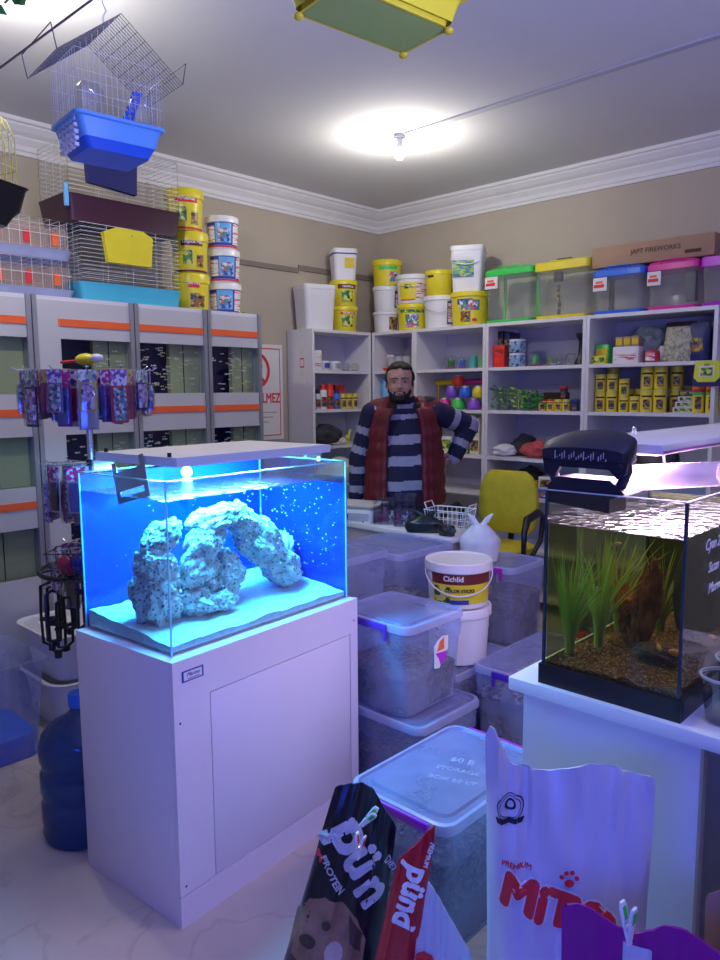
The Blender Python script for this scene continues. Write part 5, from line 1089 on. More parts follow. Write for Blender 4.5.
# left-wall unit (front faces +x)
XF = -4.06; RL = PI / 2
carton('white carton at the near end of the left unit\'s top shelf', XF, 3.80, Z2, .085, .09, .145, 'paper', None, RL, 'lines')
for i, (y, m) in enumerate(((3.915, 'blueink'), (4.025, 'greyink'))):
    t = thing('small_pot', 'small white pot with %s print on the left unit\'s top shelf' % ('dark blue' if i == 0 else 'grey green'), 'pot', (XF, y, Z2), RL + R_(-15), 'small printed pots'); MB().lathe([(.03, 0), (.045, .02), (.045, .06), (.036, .07)], (0, 0, 0), 20).build('pot', M['white_pl'], t, True); patch('label', M[m], t, .0455, .0455, -.5, .5, .018, .055)
bowl('clear jar in the back of the left unit\'s top shelf', XF - .06, 4.09, Z2, .045, None, 'white_pl', 'clear jars on the left unit')
for i in range(3): bowl('clear jar with pink gravel, %s, at the left unit\'s far end' % ('nearest', 'middle', 'furthest')[i], XF - .05 * (i % 2), 4.135 + .055 * i, Z2, .036 if i != 1 else .04, None, 'pink_pl', 'clear jars on the left unit')
def spray(lb, y, c1, c2, r, h, hz=1.371):
    t = thing('spray_can', lb, 'spray can', (XF, y, hz), RL - R_(20), 'spray cans on the left unit'); MB().lathe([(r, 0), (r, h * .72), (r * .8, h * .78)], (0, 0, 0), 18).build('can', M[c1], t, True); MB().lathe([(r * .82, h * .78), (r * .75, h * .97), (r * .4, h)], (0, 0, 0), 16).build('cap', M[c2], t, True); patch('label', M['art_dark'], t, r, r, -.8, .8, h * .1, h * .5)
spray('slim black can, first at the near end of the left unit', 3.775, 'black_pl', 'olive', .026, .155); spray('silver can with a red cap on the left unit', 3.835, 'silver', 'black_pl', .026, .15); spray('white spray can with a tall red cap on the left unit', 3.893, 'white_pl', 'red_pl', .03, .185)
spray('red spray can in the middle of the left unit', 3.965, 'red_pl', 'red_pl', .032, .195); spray('blue can right of the red spray can', 4.035, 'blue_pl', 'navy_pl', .032, .15)
for i in range(3): tin('yellow tin on the left unit, %s' % ('nearest', 'middle', 'furthest, beside the upright')[i], XF, (4.105, 4.17, 4.235)[i], 1.371, .058, .115, 'yellow tins on the left unit', rotz=RL - R_(20))
carton('bright red carton standing behind the left unit\'s yellow tins', XF - .09, 4.14, 1.371, .10, .06, .185, 'red_pl', None, RL)
lump('black_pet_bed', 'black rumpled pet bag on the left unit above the aquarium', XF - .02, 3.93, 1.096, (.10, .14, .085), 'plush_d', 'bag', 41); lump('pale_pad', 'pale beige pad tucked before the black pet bag', XF + .03, 4.01, 1.096, (.035, .10, .03), 'cream_pl', 'pad', 42)
t = thing('toy_giraffe', 'little yellow toy standing at the right of the black bag', 'toy', (XF, 4.15, 1.096), RL)
MB().ball((0, 0, .05), .02, 2, (1.3, .8, 1)).build('body', M['yellow_pl'], t, True); MB().tube([(.015, 0, .055), (.03, 0, .10), (.045, 0, .105)], [.01, .008, .008], 8).build('neck', M['yellow_pl'], t, True)
for sx in (-1, 1): MB().tube([(sx * .018, 0, .045), (sx * .02, 0, 0)], .007, 6).build('leg', M['yellow_pl'], t, True)
lump('rag_pile', 'pile of grey and beige cloths on the left unit\'s lowest visible shelf', XF, 4.0, .801, (.09, .22, .10), 'cream_pl', 'cloth', 43)
# ---------------------------------------------------------------- counter things
def cyl_b(label, x, y, z, **k): pass
t = thing('weighing_scale', 'white electronic weighing scale on the counter in front of the man', 'scale', (-2.79, 2.925, .8005), R_(18))
MB().rr([(0, .27, .22, .03), (.06, .28, .22, .03), (.075, .25, .18, .03)]).build('housing', M['white_pl'], t, True); MB().rr([(.080, .29, .21, .02), (.092, .30, .22, .02)]).build('weighing_plate', M['silver'], t, True)
p = bx('display_panel', mat('grey_scale_panel', (.45, .47, .55), .4), t, -.12, .12, -.115, -.108, .012, .052); bx('screen', M['ink'], p, -.09, .0, -.117, -.115, .022, .045); MB().lathe([(.03, .075), (.02, .081)], (0, 0, 0), 12).build('pillar', M['silver'], t, True)
M['org'] = glass_mat('clear_organizer_plastic', (.86, .88, .93), 1, .08, 1.5, add=.10)
GO = 'clear organizers on the counter'
bits = ('redink', 'pink_pl', 'whiteink', 'greyink')
for i, (x, y, lb) in enumerate(((-2.60, 2.945, 'clear drawer organizer right of the weighing scale'), (-2.475, 2.965, 'taller clear organizer beside the wire basket'))):
    t = thing('clear_organizer', lb, 'organizer', (x, y, .8005), R_(35), GO); h = .13 + .03 * i
    b = MB()
    for xx in (-.055, -.018, .018, .054): b.box(xx - .001, xx + .001, -.06, .06, 0, h - .02 * (i == 0))
    b.box(-.055, .055, -.06, .06, 0, .002); b.box(-.055, .055, .058, .06, 0, h); b.box(-.055, .055, -.06, -.058, 0, h * .6); b.build('compartments', M['org'], t)
    for k in range(3):
        b = MB()
        for q in range(9): b.ball((-.036 + .036 * k + random.uniform(-.012, .012), random.uniform(-.045, .045), .012 + .012 * (q // 2)), .008, 1)
        o = b.build('small_bits', M[bits[(k + i) % 4]], t, True); o['kind'] = 'stuff'
t = thing('wire_basket', 'white wire basket on the counter right of the organizers', 'basket', (-2.20, 2.985, .8005), R_(10))
b = MB(); 
for z, k in ((.003, .85), (.04, .9), (.075, .95), (.11, 1.0)):
    b.tube([(s * .11 * k, u * .075 * k, z) for s, u in ((-1, -1), (1, -1), (1, 1), (-1, 1))], .003 if z > .1 else .0018, 5, closed=True)
for i in range(9):
    x = -.105 + .02625 * i; b.tube([(x * 1.0, -.075, .11), (x * .87, -.064, .003), (x * .87, .064, .003), (x, .075, .11)], .0015, 4)
for i in range(6):
    y = -.07 + .028 * i; b.tube([(-.11, y, .11), (-.0935, y * .87, .003), (.0935, y * .87, .003), (.11, y, .11)], .0015, 4)
b.build('wires', M['wire_white'], t, True)
for s_ in (-1, 1): MB().tube([(s_ * .11, -.04, .11), (s_ * .125, -.04, .14), (s_ * .125, .04, .14), (s_ * .11, .04, .11)], .003, 6).build('handle', M['wire_white'], t, True)
lump('black_purse', 'small round black purse lying at the counter end', -2.135, 2.865, .8005, (.055, .03, .03), 'black_pl', 'purse', 50)
M['bag_black'] = mat('black_shiny_film', (.012, .02, .02), .25); M['bag_white'] = milky('white_carrier_film', (.85, .86, .95), .8, .35)
def carrier(label, x, y, z, w_, d, h, m, seed, knot=True, ears=True):
    t = thing('plastic_carrier_bag', label, 'plastic bag', (x, y, z), R_(35)); b = MB(); n = 28; L = []
    for k in range(14):
        f = k / 13; sc = (1 + .1 * math.sin(f * 3)) * (1 - .62 * max(0, (f - .55) / .45) ** 1.2); L.append(b.loop([(w_ / 2 * sc * math.cos(2 * PI * i / n) * (1 + .10 * mnoise.noise(Vector((math.cos(2 * PI * i / n) * 2.5, math.sin(2 * PI * i / n) * 2.5, f * 2 + seed)))), d / 2 * sc * math.sin(2 * PI * i / n) * (1 + .14 * mnoise.noise(Vector((i * .9, f * 2, seed)))), h * f) for i in range(n)]))
    b.skin(L); b.build('bag', M[m], t, True)
    if ears:
        for s_ in (-1, 1): MB().tube([(s_ * .01, 0, h * .95), (s_ * .035, 0, h * 1.15), (s_ * .06, 0, h * 1.3)], [.012, .014, .004], 7).build('handle', M[m], t, True)
carrier('black plastic bag on the counter behind the clear storage box', -2.27, 2.87, .8005, .18, .06, .085, 'bag_black', 2)
carrier('knotted white plastic carrier bag on the storage box before the yellow chair', -1.972, 2.915, .7005, .17, .15, .17, 'bag_white', 5)
t = thing('red_tray', 'dark red tray edge beneath the weighing scale', 'tray', (-2.80, 2.86, .8002), 0)
t.location = (-2.72, 2.865, .8005); MB().rr([(0, .10, .035, .008), (.012, .11, .04, .008)], (0, 0), 3).build('tray', M['maroon_pl'], t, True)
# water bottles on a crate, in front of the chair
t = thing('low_crate', 'low white crate under the shrink-wrapped bottles', 'crate', (-1.50, 3.22, 0), 0); MB().box(-.14, .14, -.12, .12, 0, .28, .01).build('crate', M['white_pl'], t, True)
b = MB()
for s_ in (-1, 1): b.box(-.05, .05, s_ * .121 - .001, s_ * .121 + .001, .2, .225)
b.build('grip_slots', M['ink'], t)
M['pet'] = glass_mat('clear_pet', (.82, .88, .95), 1, .05, 1.5, add=.10)
for i in range(6):
    t = thing('water_bottle', 'clear plastic water bottle, %s row, %s of the pack' % (('front', 'back')[i // 3], ('left', 'middle', 'right')[i % 3]), 'bottle', (-1.585 + .085 * (i % 3), 3.18 + .085 * (i // 3), .281), 0, 'shrink-wrapped water bottles')
    MB().lathe([(.036, 0), (.040, .01), (.040, .10), (.037, .115), (.040, .13), (.040, .20), (.03, .25), (.014, .28), (.013, .295)], (0, 0, 0), 18).build('bottle', M['pet'], t, True); MB().lathe([(.015, .296), (.015, .312)], (0, 0, 0), 14).build('cap', M['white_pl'], t, True)
    patch('label', M['art_fish'] if i % 2 else M['redink'], t, .0402, .0402, -1.5, 1.5, .04, .095)
# white buckets in the middle
A4 = R_(38)
bucket('large white bucket with pale side label, beneath the labelled bucket', -1.785, 2.485, .382, .132, .235, 'white_pl', 'white_pl', A4, [('cream_pl', -.9, -.35, .15, .75), ('lines', -.85, -.4, .2, .7)], lidh=.035, group='white buckets among the storage boxes')
bucket('white bucket with yellow and maroon fish food label, topmost in the middle', -1.785, 2.485, .619, .135, .19, 'white_pl', 'white_pl', A4, [('brownband', -1.0, 1.2, .55, .78), ('yellow_pl', -1.0, 1.2, .12, .55), ('art_green', -.9, -.3, .14, .5), ('blueink', -.3, .3, .12, .22), ('pink_pl', 1.2, 1.5, .25, .6)], [('Cichlid', .030, 'whiteink', .68, -.2), ('COLOR STICKS', .018, 'ink', .42, .0)], handle=('white_pl', .08), lidh=.035, group='white buckets among the storage boxes')

# ---------------------------------------------------------------- 19 litre water bottle
M['blue_pc'] = mat('blue_polycarbonate', (.02, .06, .20), .12, alpha=.80)
t = thing('water_cooler_bottle', 'large dark blue water cooler bottle standing behind the marine cabinet', 'water bottle', (-2.345, 1.085, 0), 0)
pr = [(.10, 0), (.128, .008), (.134, .03), (.130, .06), (.135, .075), (.135, .13), (.129, .145), (.129, .16), (.135, .175), (.135, .235), (.128, .25), (.128, .27), (.135, .285), (.135, .33), (.125, .365), (.09, .40), (.045, .425), (.030, .44), (.030, .465)]
MB().lathe(pr, (0, 0, 0), 40).build('bottle', M['blue_pc'], t, True); MB().lathe([(.034, .455), (.034, .495), (.03, .50)], (0, 0, 0), 24).build('cap', M['blue_pl'], t, True)
MB().lathe([(r * .965, z + .004) for r, z in pr[:15]], (0, 0, 0), 32).build('water', glass_mat('blue_bottle_water', (.35, .5, .7), .6, .05, 1.2), t, True)

# ---------------------------------------------------------------- display spinner with hanging packets
sp = thing('display_stand', 'metal display stand with hooks behind the marine aquarium', 'stand', (-2.62, 1.31, 0), 0)
MB().lathe([(.0125, .03), (.0125, 1.60)], (0, 0, 0), 14).build('pole', M['chrome'], sp, True); MB().lathe([(.19, 0), (.19, .012), (.05, .03), (.02, .05)], (0, 0, 0), 28).build('base', M['black_pl'], sp, True)
pk = []
random.seed(11)
tiers = [(1.585, 13, .235, (.13, .20)), (1.245, 6, .17, (.15, .21)), (0.93, 5, .16, (.14, .19))]
for ti, (z, n, rr_, hr) in enumerate(tiers):
    MB().lathe([(.018, z - .012), (.018, z + .012)], (0, 0, 0), 14).build('hub', M['black_pl'], sp, True)
    for k in range(n):
        a = R_(-165) + k * 2 * PI / n if ti == 0 else R_(150 + 165 * k / (n - 1)) if ti == 1 else R_(160 + 140 * k / (n - 1))
        MB().tube([(0, 0, z), (math.cos(a) * rr_, math.sin(a) * rr_, z), (math.cos(a) * (rr_ + .015), math.sin(a) * (rr_ + .015), z + .01)], .0022, 5).build('hook_arm', M['chrome'], sp, True)
        for q in ((0, 1, 2) if ti == 0 else (0, 1)): pk.append((ti, a + (random.uniform(-.05, .05) if ti else 0), rr_ - .012 - q * (.055 if ti == 0 else .06), z, random.uniform(*hr)))
pc = [('lilac', (.35, .25, .55)), ('navy', (.02, .04, .28)), ('pink', (.75, .10, .30)), ('yellow', (.75, .72, .10)), ('teal', (.05, .40, .45)), ('purple', (.28, .05, .42)), ('red', (.60, .04, .08)), ('green', (.15, .55, .25)), ('silver', (.55, .58, .66)), ('black', (.02, .02, .03)), ('white', (.75, .75, .80)), ('blue', (.05, .12, .60))]
for nme, c in pc: M['p_' + nme] = mat(nme + '_packet_print', c, .35, var=.15, scale=20); 
M['blister'] = glass_mat('packet_blister', (.9, .9, .95), 1, .1, 1.5, add=.12)
PH = [blotch('packet_header_%d' % i, c, 85, .35, rnd=i * 1.3) for i, c in enumerate([[(.7, .7, .8), (.4, .1, .5), (.1, .1, .4), (.7, .7, .8)], [(.6, .05, .3), (.8, .8, .85), (.6, .05, .3)], [(.1, .3, .5), (.7, .75, .8), (.05, .05, .2)], [(.3, .5, .3), (.8, .8, .8), (.2, .1, .4)], [(.75, .7, .1), (.6, .1, .2), (.75, .7, .7)], [(.5, .4, .7), (.8, .8, .9), (.3, .05, .3)]])]
kinds = ['comb', 'ball toy', 'collar', 'brush', 'bell toy', 'lure']
used = {}
tn = ['top', 'middle', 'lower']
for i, (ti, a, rr_, z, h) in enumerate(pk):
    cn = pc[(i * 5 + ti * 3) % 12][0]; c2 = pc[(i * 7 + 4) % 12][0]; kd = kinds[(i * 3) % 6]
    key = (ti, cn); used[key] = used.get(key, 0) + 1
    pos = ('outermost', 'middle', 'innermost')[int(round((tiers[ti][2] - .012 - rr_) / .055))]; side = 'facing the camera' if math.sin(a) < -.5 else 'on the left' if math.cos(a) < 0 else 'on the right'
    t = thing('hanging_packet', '%s card with %s packed %s, %s on its hook, %s tier, %s' % (cn, c2, kd, pos, tn[ti], side), 'packet', (-2.62 + math.cos(a) * rr_, 1.31 + math.sin(a) * rr_, z - .012), a + PI / 2, 'packets hanging on the display stand')
    w_ = random.uniform(.05, .078) if ti == 0 else random.uniform(.05, .075)
    bx('card', M['p_' + cn], t, -w_ / 2, w_ / 2, -.001, .001, -h, .008)
    bx('header', PH[i % 6], t, -w_ / 2, w_ / 2, -.0018, .0018, -h * .26, .009)
    MB().rr([(-h * .95, w_ * .7, .018, .005), (-h * .62, w_ * .8, .026, .006), (-h * .30, w_ * .7, .016, .005)], (0, 0), 3).build('toy', PH[(i * 5 + 2) % 6] if i % 3 == 0 else M['p_' + c2], t, True)
    MB().rr([(-h * .98, w_ * .92, .030, .006), (-h * .6, w_ * .94, .034, .006), (-h * .27, w_ * .9, .024, .006)], (0, 0), 3).build('blister', M['blister'], t, True)
t = thing('duck_toy', 'yellow and white duck toy perched on top of the display stand', 'toy', (-2.62, 1.31, 1.601), R_(20)); MB().ball((0, 0, .024), .024, 2, (2.0, 1.1, .95)).build('body', M['yellow_pl'], t, True); MB().ball((.052, 0, .028), .018, 2, (1.5, 1.1, .9)).build('head', M['white_pl'], t, True)
MB().tube([(-.04, 0, .02), (-.12, 0, .016)], .006, 6).build('tail', M['red_pl'], t, True)
# black harnesses and leads hanging low
for i in range(7):
    a = R_(170 + 24 * i); c = Vector((-2.62 + .17 * math.cos(a), 1.31 + .17 * math.sin(a), .79 - .015 * (i % 3))); L_ = random.uniform(.16, .24); q = random.uniform(.022, .035)
    t = thing('dog_harness', 'black strap harness hanging low on the stand, %s from the left' % ORD[i], 'harness', tuple(c), a, 'black harnesses on the display stand')
    b = MB(); b.tube([(-q, 0, 0), (-q * 1.1, 0, -L_ * .5), (-q, 0, -L_), (0, 0, -L_ * 1.08), (q, 0, -L_), (q * 1.1, 0, -L_ * .5), (q, 0, 0), (0, 0, .012)], .006, 6, closed=True); b.build('strap_loop', M['black_pl'], t, True)
    MB().box(-q * 1.3, q * 1.3, -.007, .007, -L_ * .62, -L_ * .55, .003).build('cross_strap', M['black_pl'], t, True); MB().box(-.012, .012, -.010, .010, -L_ * 1.16, -L_ * 1.02, .004).build('buckle', M['black_pl'], t, True)
    MB().tube([(0, 0, .01), (0, 0, .055)], .0025, 5).build('hanger', M['chrome'], t, True)
MB().tube([(.20 * math.cos(R_(150 + 210 * i / 20)), .20 * math.sin(R_(150 + 210 * i / 20)), .845) for i in range(21)], .009, 8).build('hanging_rail', M['black_pl'], sp, True)
for a in (160, 250, 340): MB().tube([(.20 * math.cos(R_(a)), .20 * math.sin(R_(a)), .845), (0, 0, .88)], .004, 6).build('rail_arm', M['black_pl'], sp, True)
t = thing('toy_basket', 'dark wire basket of red and blue wrapped toys on the display stand', 'basket', (-2.52, 1.20, .845), R_(45))
b = MB()
for z, k in ((0, .85), (.05, .92), (.10, 1.0)): b.tube([(s * .10 * k, u * .07 * k, z) for s, u in ((-1, -1), (1, -1), (1, 1), (-1, 1))], .0025, 5, closed=True)
for i in range(7): x = -.09 + .03 * i; b.tube([(x, -.07, .10), (x * .85, -.06, 0), (x * .85, .06, 0), (x, .07, .10)], .0015, 4)
b.build('wires', M['wire_dark'], t, True)
for i in range(6): 
    o = MB().ball((0, 0, .03), .030, 2, (1, .8, 1.1)).build('wrapped_toy', M['p_' + ('red', 'blue', 'purple', 'red', 'navy', 'black')[i]], None, True, loc=(-2.52 + .045 * (i % 3 - 1) * .7 + .02 * (i // 3), 1.20 + .045 * (i % 3 - 1) * .7 - .03 * (i // 3) + .01, .849 + .02 * (i // 3))); tag(o, '%s wrapped toy in the dark wire basket, %s' % (('bright red', 'blue', 'purple', 'darker red', 'navy', 'black')[i], ('left', 'middle', 'right')[i % 3]), 'toy', 'wrapped toys in the wire basket')

# ---------------------------------------------------------------- white basins and the blue tub by the rack
for i, (y, z, w_, lb) in enumerate(((1.62, 0.0, .34, 'white plastic basin on the floor before the rack'), (1.36, 0.0, .0, ''))):
    if w_:
        t = thing('basin', lb, 'basin', (-3.28, 1.58, 0), 0); b = MB(); b.rr([(.0, .30, .38, .06), (.004, .34, .42, .08), (.22, .42, .50, .09), (.235, .46, .54, .10), (.235, .42, .50, .09), (.02, .34, .42, .08)], (0, 0), 6, True, True); b.build('tub', M['white_pl'], t, True)
t = thing('basin', 'shallow white basin nested higher, against the rack base', 'basin', (-3.28, 1.58, .236), 0); b = MB(); b.rr([(0, .34, .42, .06), (.20, .40, .48, .08), (.215, .45, .53, .09), (.21, .40, .48, .08), (.02, .34, .42, .06)], (0, 0), 6); b.build('tub', M['white_pl'], t, True)
t = thing('storage_box', 'clear tub with blue bottom at the photo\'s left edge', 'storage box', (-3.18, 1.02, 0), 0, None); b = MB(); b.rr([(0, .34, .40, .04), (.40, .42, .46, .05), (.42, .45, .49, .05)], (0, 0), 5, True, False); b.build('tub', M['bin'], t, True); MB().rr([(.004, .33, .39, .04), (.10, .345, .40, .04)], (0, 0), 5).build('blue_layer', M['blue_pl'], t, True)
t = thing('white_plate', 'small white plate on the nested basin rim near the rack', 'plate', (-3.30, 1.44, .4515), 0); MB().lathe([(.04, 0), (.075, .012), (.07, .014), (.04, .006)], (0, 0, 0), 24).build('plate', M['white_pl'], t, True)

# ---------------------------------------------------------------- cages
def wire_panel(b, o, u, v, nu, nv, r=.0009, skip=None):
    """grid of wires on the parallelogram o, u, v"""
    o, u, v = Vector(o), Vector(u), Vector(v)
    for i in range(nu + 1): f = i / nu if nu else 0; b.tube([o + u * f, o + u * f + v], r, 4, cap=False)
    for j in range(nv + 1): f = j / nv if nv else 0; b.tube([o + v * f, o + v * f + u], r * 1.3, 4, cap=False)
def cage(label, loc, rotz, w_, d, tray_h, h, tray_m, wire_m, nu=20, nv=2, horizontal=True, nd=12, tray_b=.95, group=None, name='pet_cage', r=.0011):
    t = thing(name, label, 'cage', loc, rotz, group)
    MB().rr([(0, w_ * tray_b, d * tray_b, .03), (tray_h * .9, w_, d, .03), (tray_h, w_ * 1.02, d * 1.03, .035), (tray_h, w_ * .97, d * .96, .03), (tray_h * .2, w_ * (tray_b - .03), d * (tray_b - .04), .03)], (0, 0), 4, True, True).build('tray', M[tray_m], t, True)
    x0, x1, y0, y1 = -w_ * .48, w_ * .48, -d * .48, d * .48; H = h - tray_h
    for nm, o, u, n_ in (('front_wires', (x0, y0, tray_h), (x1 - x0, 0, 0), nu), ('back_wires', (x0, y1, tray_h), (x1 - x0, 0, 0), nu), ('side_wires', (x0, y0, tray_h), (0, y1 - y0, 0), nd), ('side_wires', (x1, y0, tray_h), (0, y1 - y0, 0), nd)):
        b = MB()
        if horizontal: wire_panel(b, o, u, (0, 0, H), 4, int(H / .021), r)
        else: wire_panel(b, o, u, (0, 0, H), n_, nv, r)
        b.build(nm, M[wire_m], t, True)
    b = MB(); wire_panel(b, (x0, y0, h), (x1 - x0, 0, 0), (0, y1 - y0, 0), nu, 3, r); b.build('roof_wires', M[wire_m], t, True)
    return t
RX = -3.84
t = cage('rabbit cage with turquoise tray and yellow food hopper on the rack', (RX, 2.13, 1.966), PI / 2, .60, .34, .105, .40, 'cyan_pl', 'wire_white', group='small animal cages on the rack')
b = MB(); b.poly([(-.10, .02), (.15, .02), (.165, .17), (.11, .20), (-.05, .20), (-.12, .17)], .03); q = b.build('food_hopper', M['yellow_pl'], t); q.location = (-.06, -.20, .19)
MB().ball((-.02, -.203, .36), .005, 1).build('price_dot', M['green_pl'], t, True)
t = cage('rabbit cage with maroon tray and dark blue hopper, stacked on the turquoise cage', (RX, 2.11, 2.368), PI / 2, .66, .34, .13, .40, 'maroon_pl', 'wire_white', group='small animal cages on the rack')
b = MB(); b.poly([(-.13, .0), (.14, -.02), (.15, .19), (.10, .23), (-.06, .23), (-.14, .19)], .03); q = b.build('food_hopper', M['navy_pl'], t); q.location = (-.10, -.20, .19)
MB().ball((-.06, -.203, .37), .006, 1).build('price_dot', M['green_pl'], t, True); MB().box(-.345, -.325, -.18, -.16, .06, .17, .003).build('side_latch', M['ltblue_pl'], t, True)
M['cage_pink'] = milky('pinkish_clear_plastic', (.80, .66, .62), .12, .3)
for i in range(2):
    t = cage('clear-walled white wire cage at the rack\'s left end, %s one' % ('lower', 'upper')[i], (RX, 1.44, 1.966 + .192 * i), PI / 2, .72, .34, .05, .19, 'bin_rim' if 'bin_rim' in M else 'white_pl', 'wire_white', nu=14, nv=2, horizontal=False, group='white wire cages at the rack\'s left end')
    bx('clear_liner', M['cage_pink'], t, -.33, .33, -.15, -.148, .05, .16)
    for k in range(5): bx('red_clip' if k % 2 else 'orange_toy', M['redink' if k % 2 else 'orange'], t, -.30 + .14 * k, -.27 + .14 * k, -.155, -.150, .07, .13)
# hanging house-shaped cage with blue tray
hc = thing('hanging_bird_cage', 'house-shaped wire bird cage with a blue tray hanging from the ceiling', 'bird cage', (-1.706, .938, 2.034), R_(84))
w_, d = .205, .16
MB().rr([(0.022, w_ * .72, d * .80, .012), (.045, w_ * .84, d * .9, .012)], (0, 0), 3).build('tray_bottom', M['blue_pl'], hc, True)
MB().rr([(.045, w_ * .86, d * .92, .012), (.085, w_ * .98, d * .99, .012), (.087, w_ * 1.06, d * 1.07, .015), (.094, w_ * 1.06, d * 1.07, .015), (.094, w_ * .98, d * .98, .012), (.05, w_ * .84, d * .88, .012)], (0, 0), 3, True, True).build('tray', M['ltblue_pl'], hc, True)
b = MB()
for k in range(6):
    for j in range(5): b.box(-w_ * .50, -w_ * .455, -d * .36 + .022 * j + .01 * 0, -d * .36 + .022 * j + .012, .022 + .014 * k, .030 + .014 * k)
b.build('side_grille', M['white_pl'], hc)
EZ, RZ = .225, .315
b = MB(); x0, x1, y0, y1 = -w_ / 2, w_ / 2, -d / 2, d / 2
wire_panel(b, (x0, y0, .09), (w_, 0, 0), (0, 0, EZ - .09), 15, 3, .00042); wire_panel(b, (x0, y1, .09), (w_, 0, 0), (0, 0, EZ - .09), 15, 3, .00042)
wire_panel(b, (x0, y0, .09), (0, d, 0), (0, 0, EZ - .09), 11, 3, .00042); wire_panel(b, (x1, y0, .09), (0, d, 0), (0, 0, EZ - .09), 11, 3, .00042)
for yy in (y0, y1):
    for i in range(16): x = x0 + w_ * i / 15; b.tube([(x, yy, EZ), (x, yy, EZ + (RZ - EZ) * (1 - abs(x) / (w_ / 2)) + .0005)], .00042, 4, cap=False)
b.build('wall_wires', M['wire_white'], hc, True)
for s_ in (-1, 1):
    b = MB(); o_ = (0, y0 - .02, RZ); u_ = (s_ * (w_ / 2 + .045), 0, EZ - RZ - .025); wire_panel(b, o_, u_, (0, d + .04, 0), 8, 18, .0006)
    b.tube([Vector(o_) + Vector(u_), Vector(o_) + Vector(u_) + Vector((s_ * .01, 0, .05)), Vector(o_) + Vector(u_) + Vector((s_ * .01, d + .04, .05)), Vector(o_) + Vector(u_) + Vector((0, d + .04, 0))], .0013, 5)
    b.build('roof_wires', M['wire_dark'], hc, True)
for x, nm in ((-.075, 0), (.075, 1)): MB().rr([(.098, .055, .035, .008), (.148, .060, .040, .01), (.163, .04, .03, .01)], (x * .85, -d * .33), 4).build('feeder_cup', M['cup'], hc, True)
b = MB()
for k in range(6): b.box(.020 + .005 * k, .038 + .005 * k, -.05, -.042, .110 + .012 * k, .115 + .012 * k)
b.tube([(.020, -.046, .098), (.052, -.046, .175)], .003, 5); b.tube([(.036, -.046, .098), (.066, -.046, .175)], .003, 5); b.build('ladder', M['blue_pl'], hc, True)
MB().tube([(0, 0, RZ), (0, 0, RZ + .03), (.008, 0, RZ + .045), (0, 0, RZ + .06), (0, 0, ZC - 2.0)], .0016, 6).build('hanging_chain', M['chrome'], hc, True)
# yellow cage overhead
yc = thing('hanging_bird_cage', 'yellow bird cage seen from below, hanging near the ceiling', 'bird cage', (-1.008, 1.118, 2.2), R_(-8))
M['green_floor'] = mat('olive_green_tray_floor', (.36, .46, .10), .5)
MB().rr([(0, .13, .26, .012), (.003, .13, .26, .012)], (0, 0), 3).build('tray_floor', M['green_floor'], yc, True)
b = MB(); b.rr([(0.0, .14, .27, .012), (.0, .128, .258, .012), (.05, .15, .28, .015), (.052, .20, .32, .02), (.085, .215, .335, .02), (.085, .20, .32, .02), (.01, .15, .275, .012)], (0, 0), 3, False, False); b.build('tray', M['yellow_pl'], yc, True)
MB().rr([(.055, .205, .325, .02), (.062, .207, .327, .02)], (0, 0), 3).build('silver_band', M['silver'], yc, True)
for sx in (-1, 1):
    for sy in (-1, 1): MB().ball((sx * .066, sy * .131, -.003), .010, 2, (1, 1, .7)).build('foot', M['dkyellow'], yc, True)
b = MB(); wire_panel(b, (-.10, -.16, .085), (.20, 0, 0), (0, 0, .22), 14, 2); wire_panel(b, (-.10, .16, .085), (.20, 0, 0), (0, 0, .22), 14, 2); wire_panel(b, (-.10, -.16, .085), (0, .32, 0), (0, 0, .22), 20, 2); wire_panel(b, (.10, -.16, .085), (0, .32, 0), (0, 0, .22), 20, 2); wire_panel(b, (-.10, -.16, .305), (.20, 0, 0), (0, .32, 0), 14, 2); b.build('wires', M['wire_yellow'], yc, True)
MB().tube([(0, 0, .305), (0, 0, ZC - 2.2)], .0018, 6).build('hanging_chain', M['chrome'], yc, True)
# round-topped cage at the left edge
lc = thing('hanging_bird_cage', 'round-topped yellow wire cage with black base at the left edge', 'bird cage', (-2.735, .985, 2.075), R_(25))
MB().rr([(0, .17, .17, .03), (.03, .20, .20, .03), (.05, .24, .24, .04), (.12, .27, .27, .04), (.13, .285, .285, .04), (.13, .26, .26, .04)], (0, 0), 4).build('base', M['black_pl'], lc, True)
bx('base_window', M['silver'], lc, .04, .11, -.1385, -.132, .06, .11); bx('drawer_front', M['white_pl'], lc, -.09, .10, -.112, -.105, .025, .045)
b = MB(); n = 26
for i in range(n):
    a = 2 * PI * i / n; ca, sa = math.cos(a), math.sin(a); k = .125 / max(abs(ca), abs(sa)) ** .6
    b.tube([(k * ca, k * sa, .13), (k * ca, k * sa, .29), (k * .85 * ca, k * .85 * sa, .345), (k * .5 * ca, k * .5 * sa, .385), (0, 0, .40)], .0018, 4, cap=False)
for z in (.19, .25, .31): b.tube([((.125 / max(abs(math.cos(2 * PI * i / n)), abs(math.sin(2 * PI * i / n))) ** .6) * math.cos(2 * PI * i / n), (.125 / max(abs(math.cos(2 * PI * i / n)), abs(math.sin(2 * PI * i / n))) ** .6) * math.sin(2 * PI * i / n), z) for i in range(n)], .0014, 4, closed=True)
b.build('wires', M['wire_yellow'], lc, True); MB().tube([(0, 0, .40), (0, 0, ZC - 2.055)], .0016, 6).build('hanging_chain', M['chrome'], lc, True)
MB().rr([(.14, .06, .04, .01), (.22, .06, .04, .01)], (.06, -.10), 3).build('feeder_cup', M['cup'], lc, True)
MB().tube([(-.10, 0, .24), (.10, 0, .24)], .006, 8).build('perch', M['yellow_pl'], lc, True)
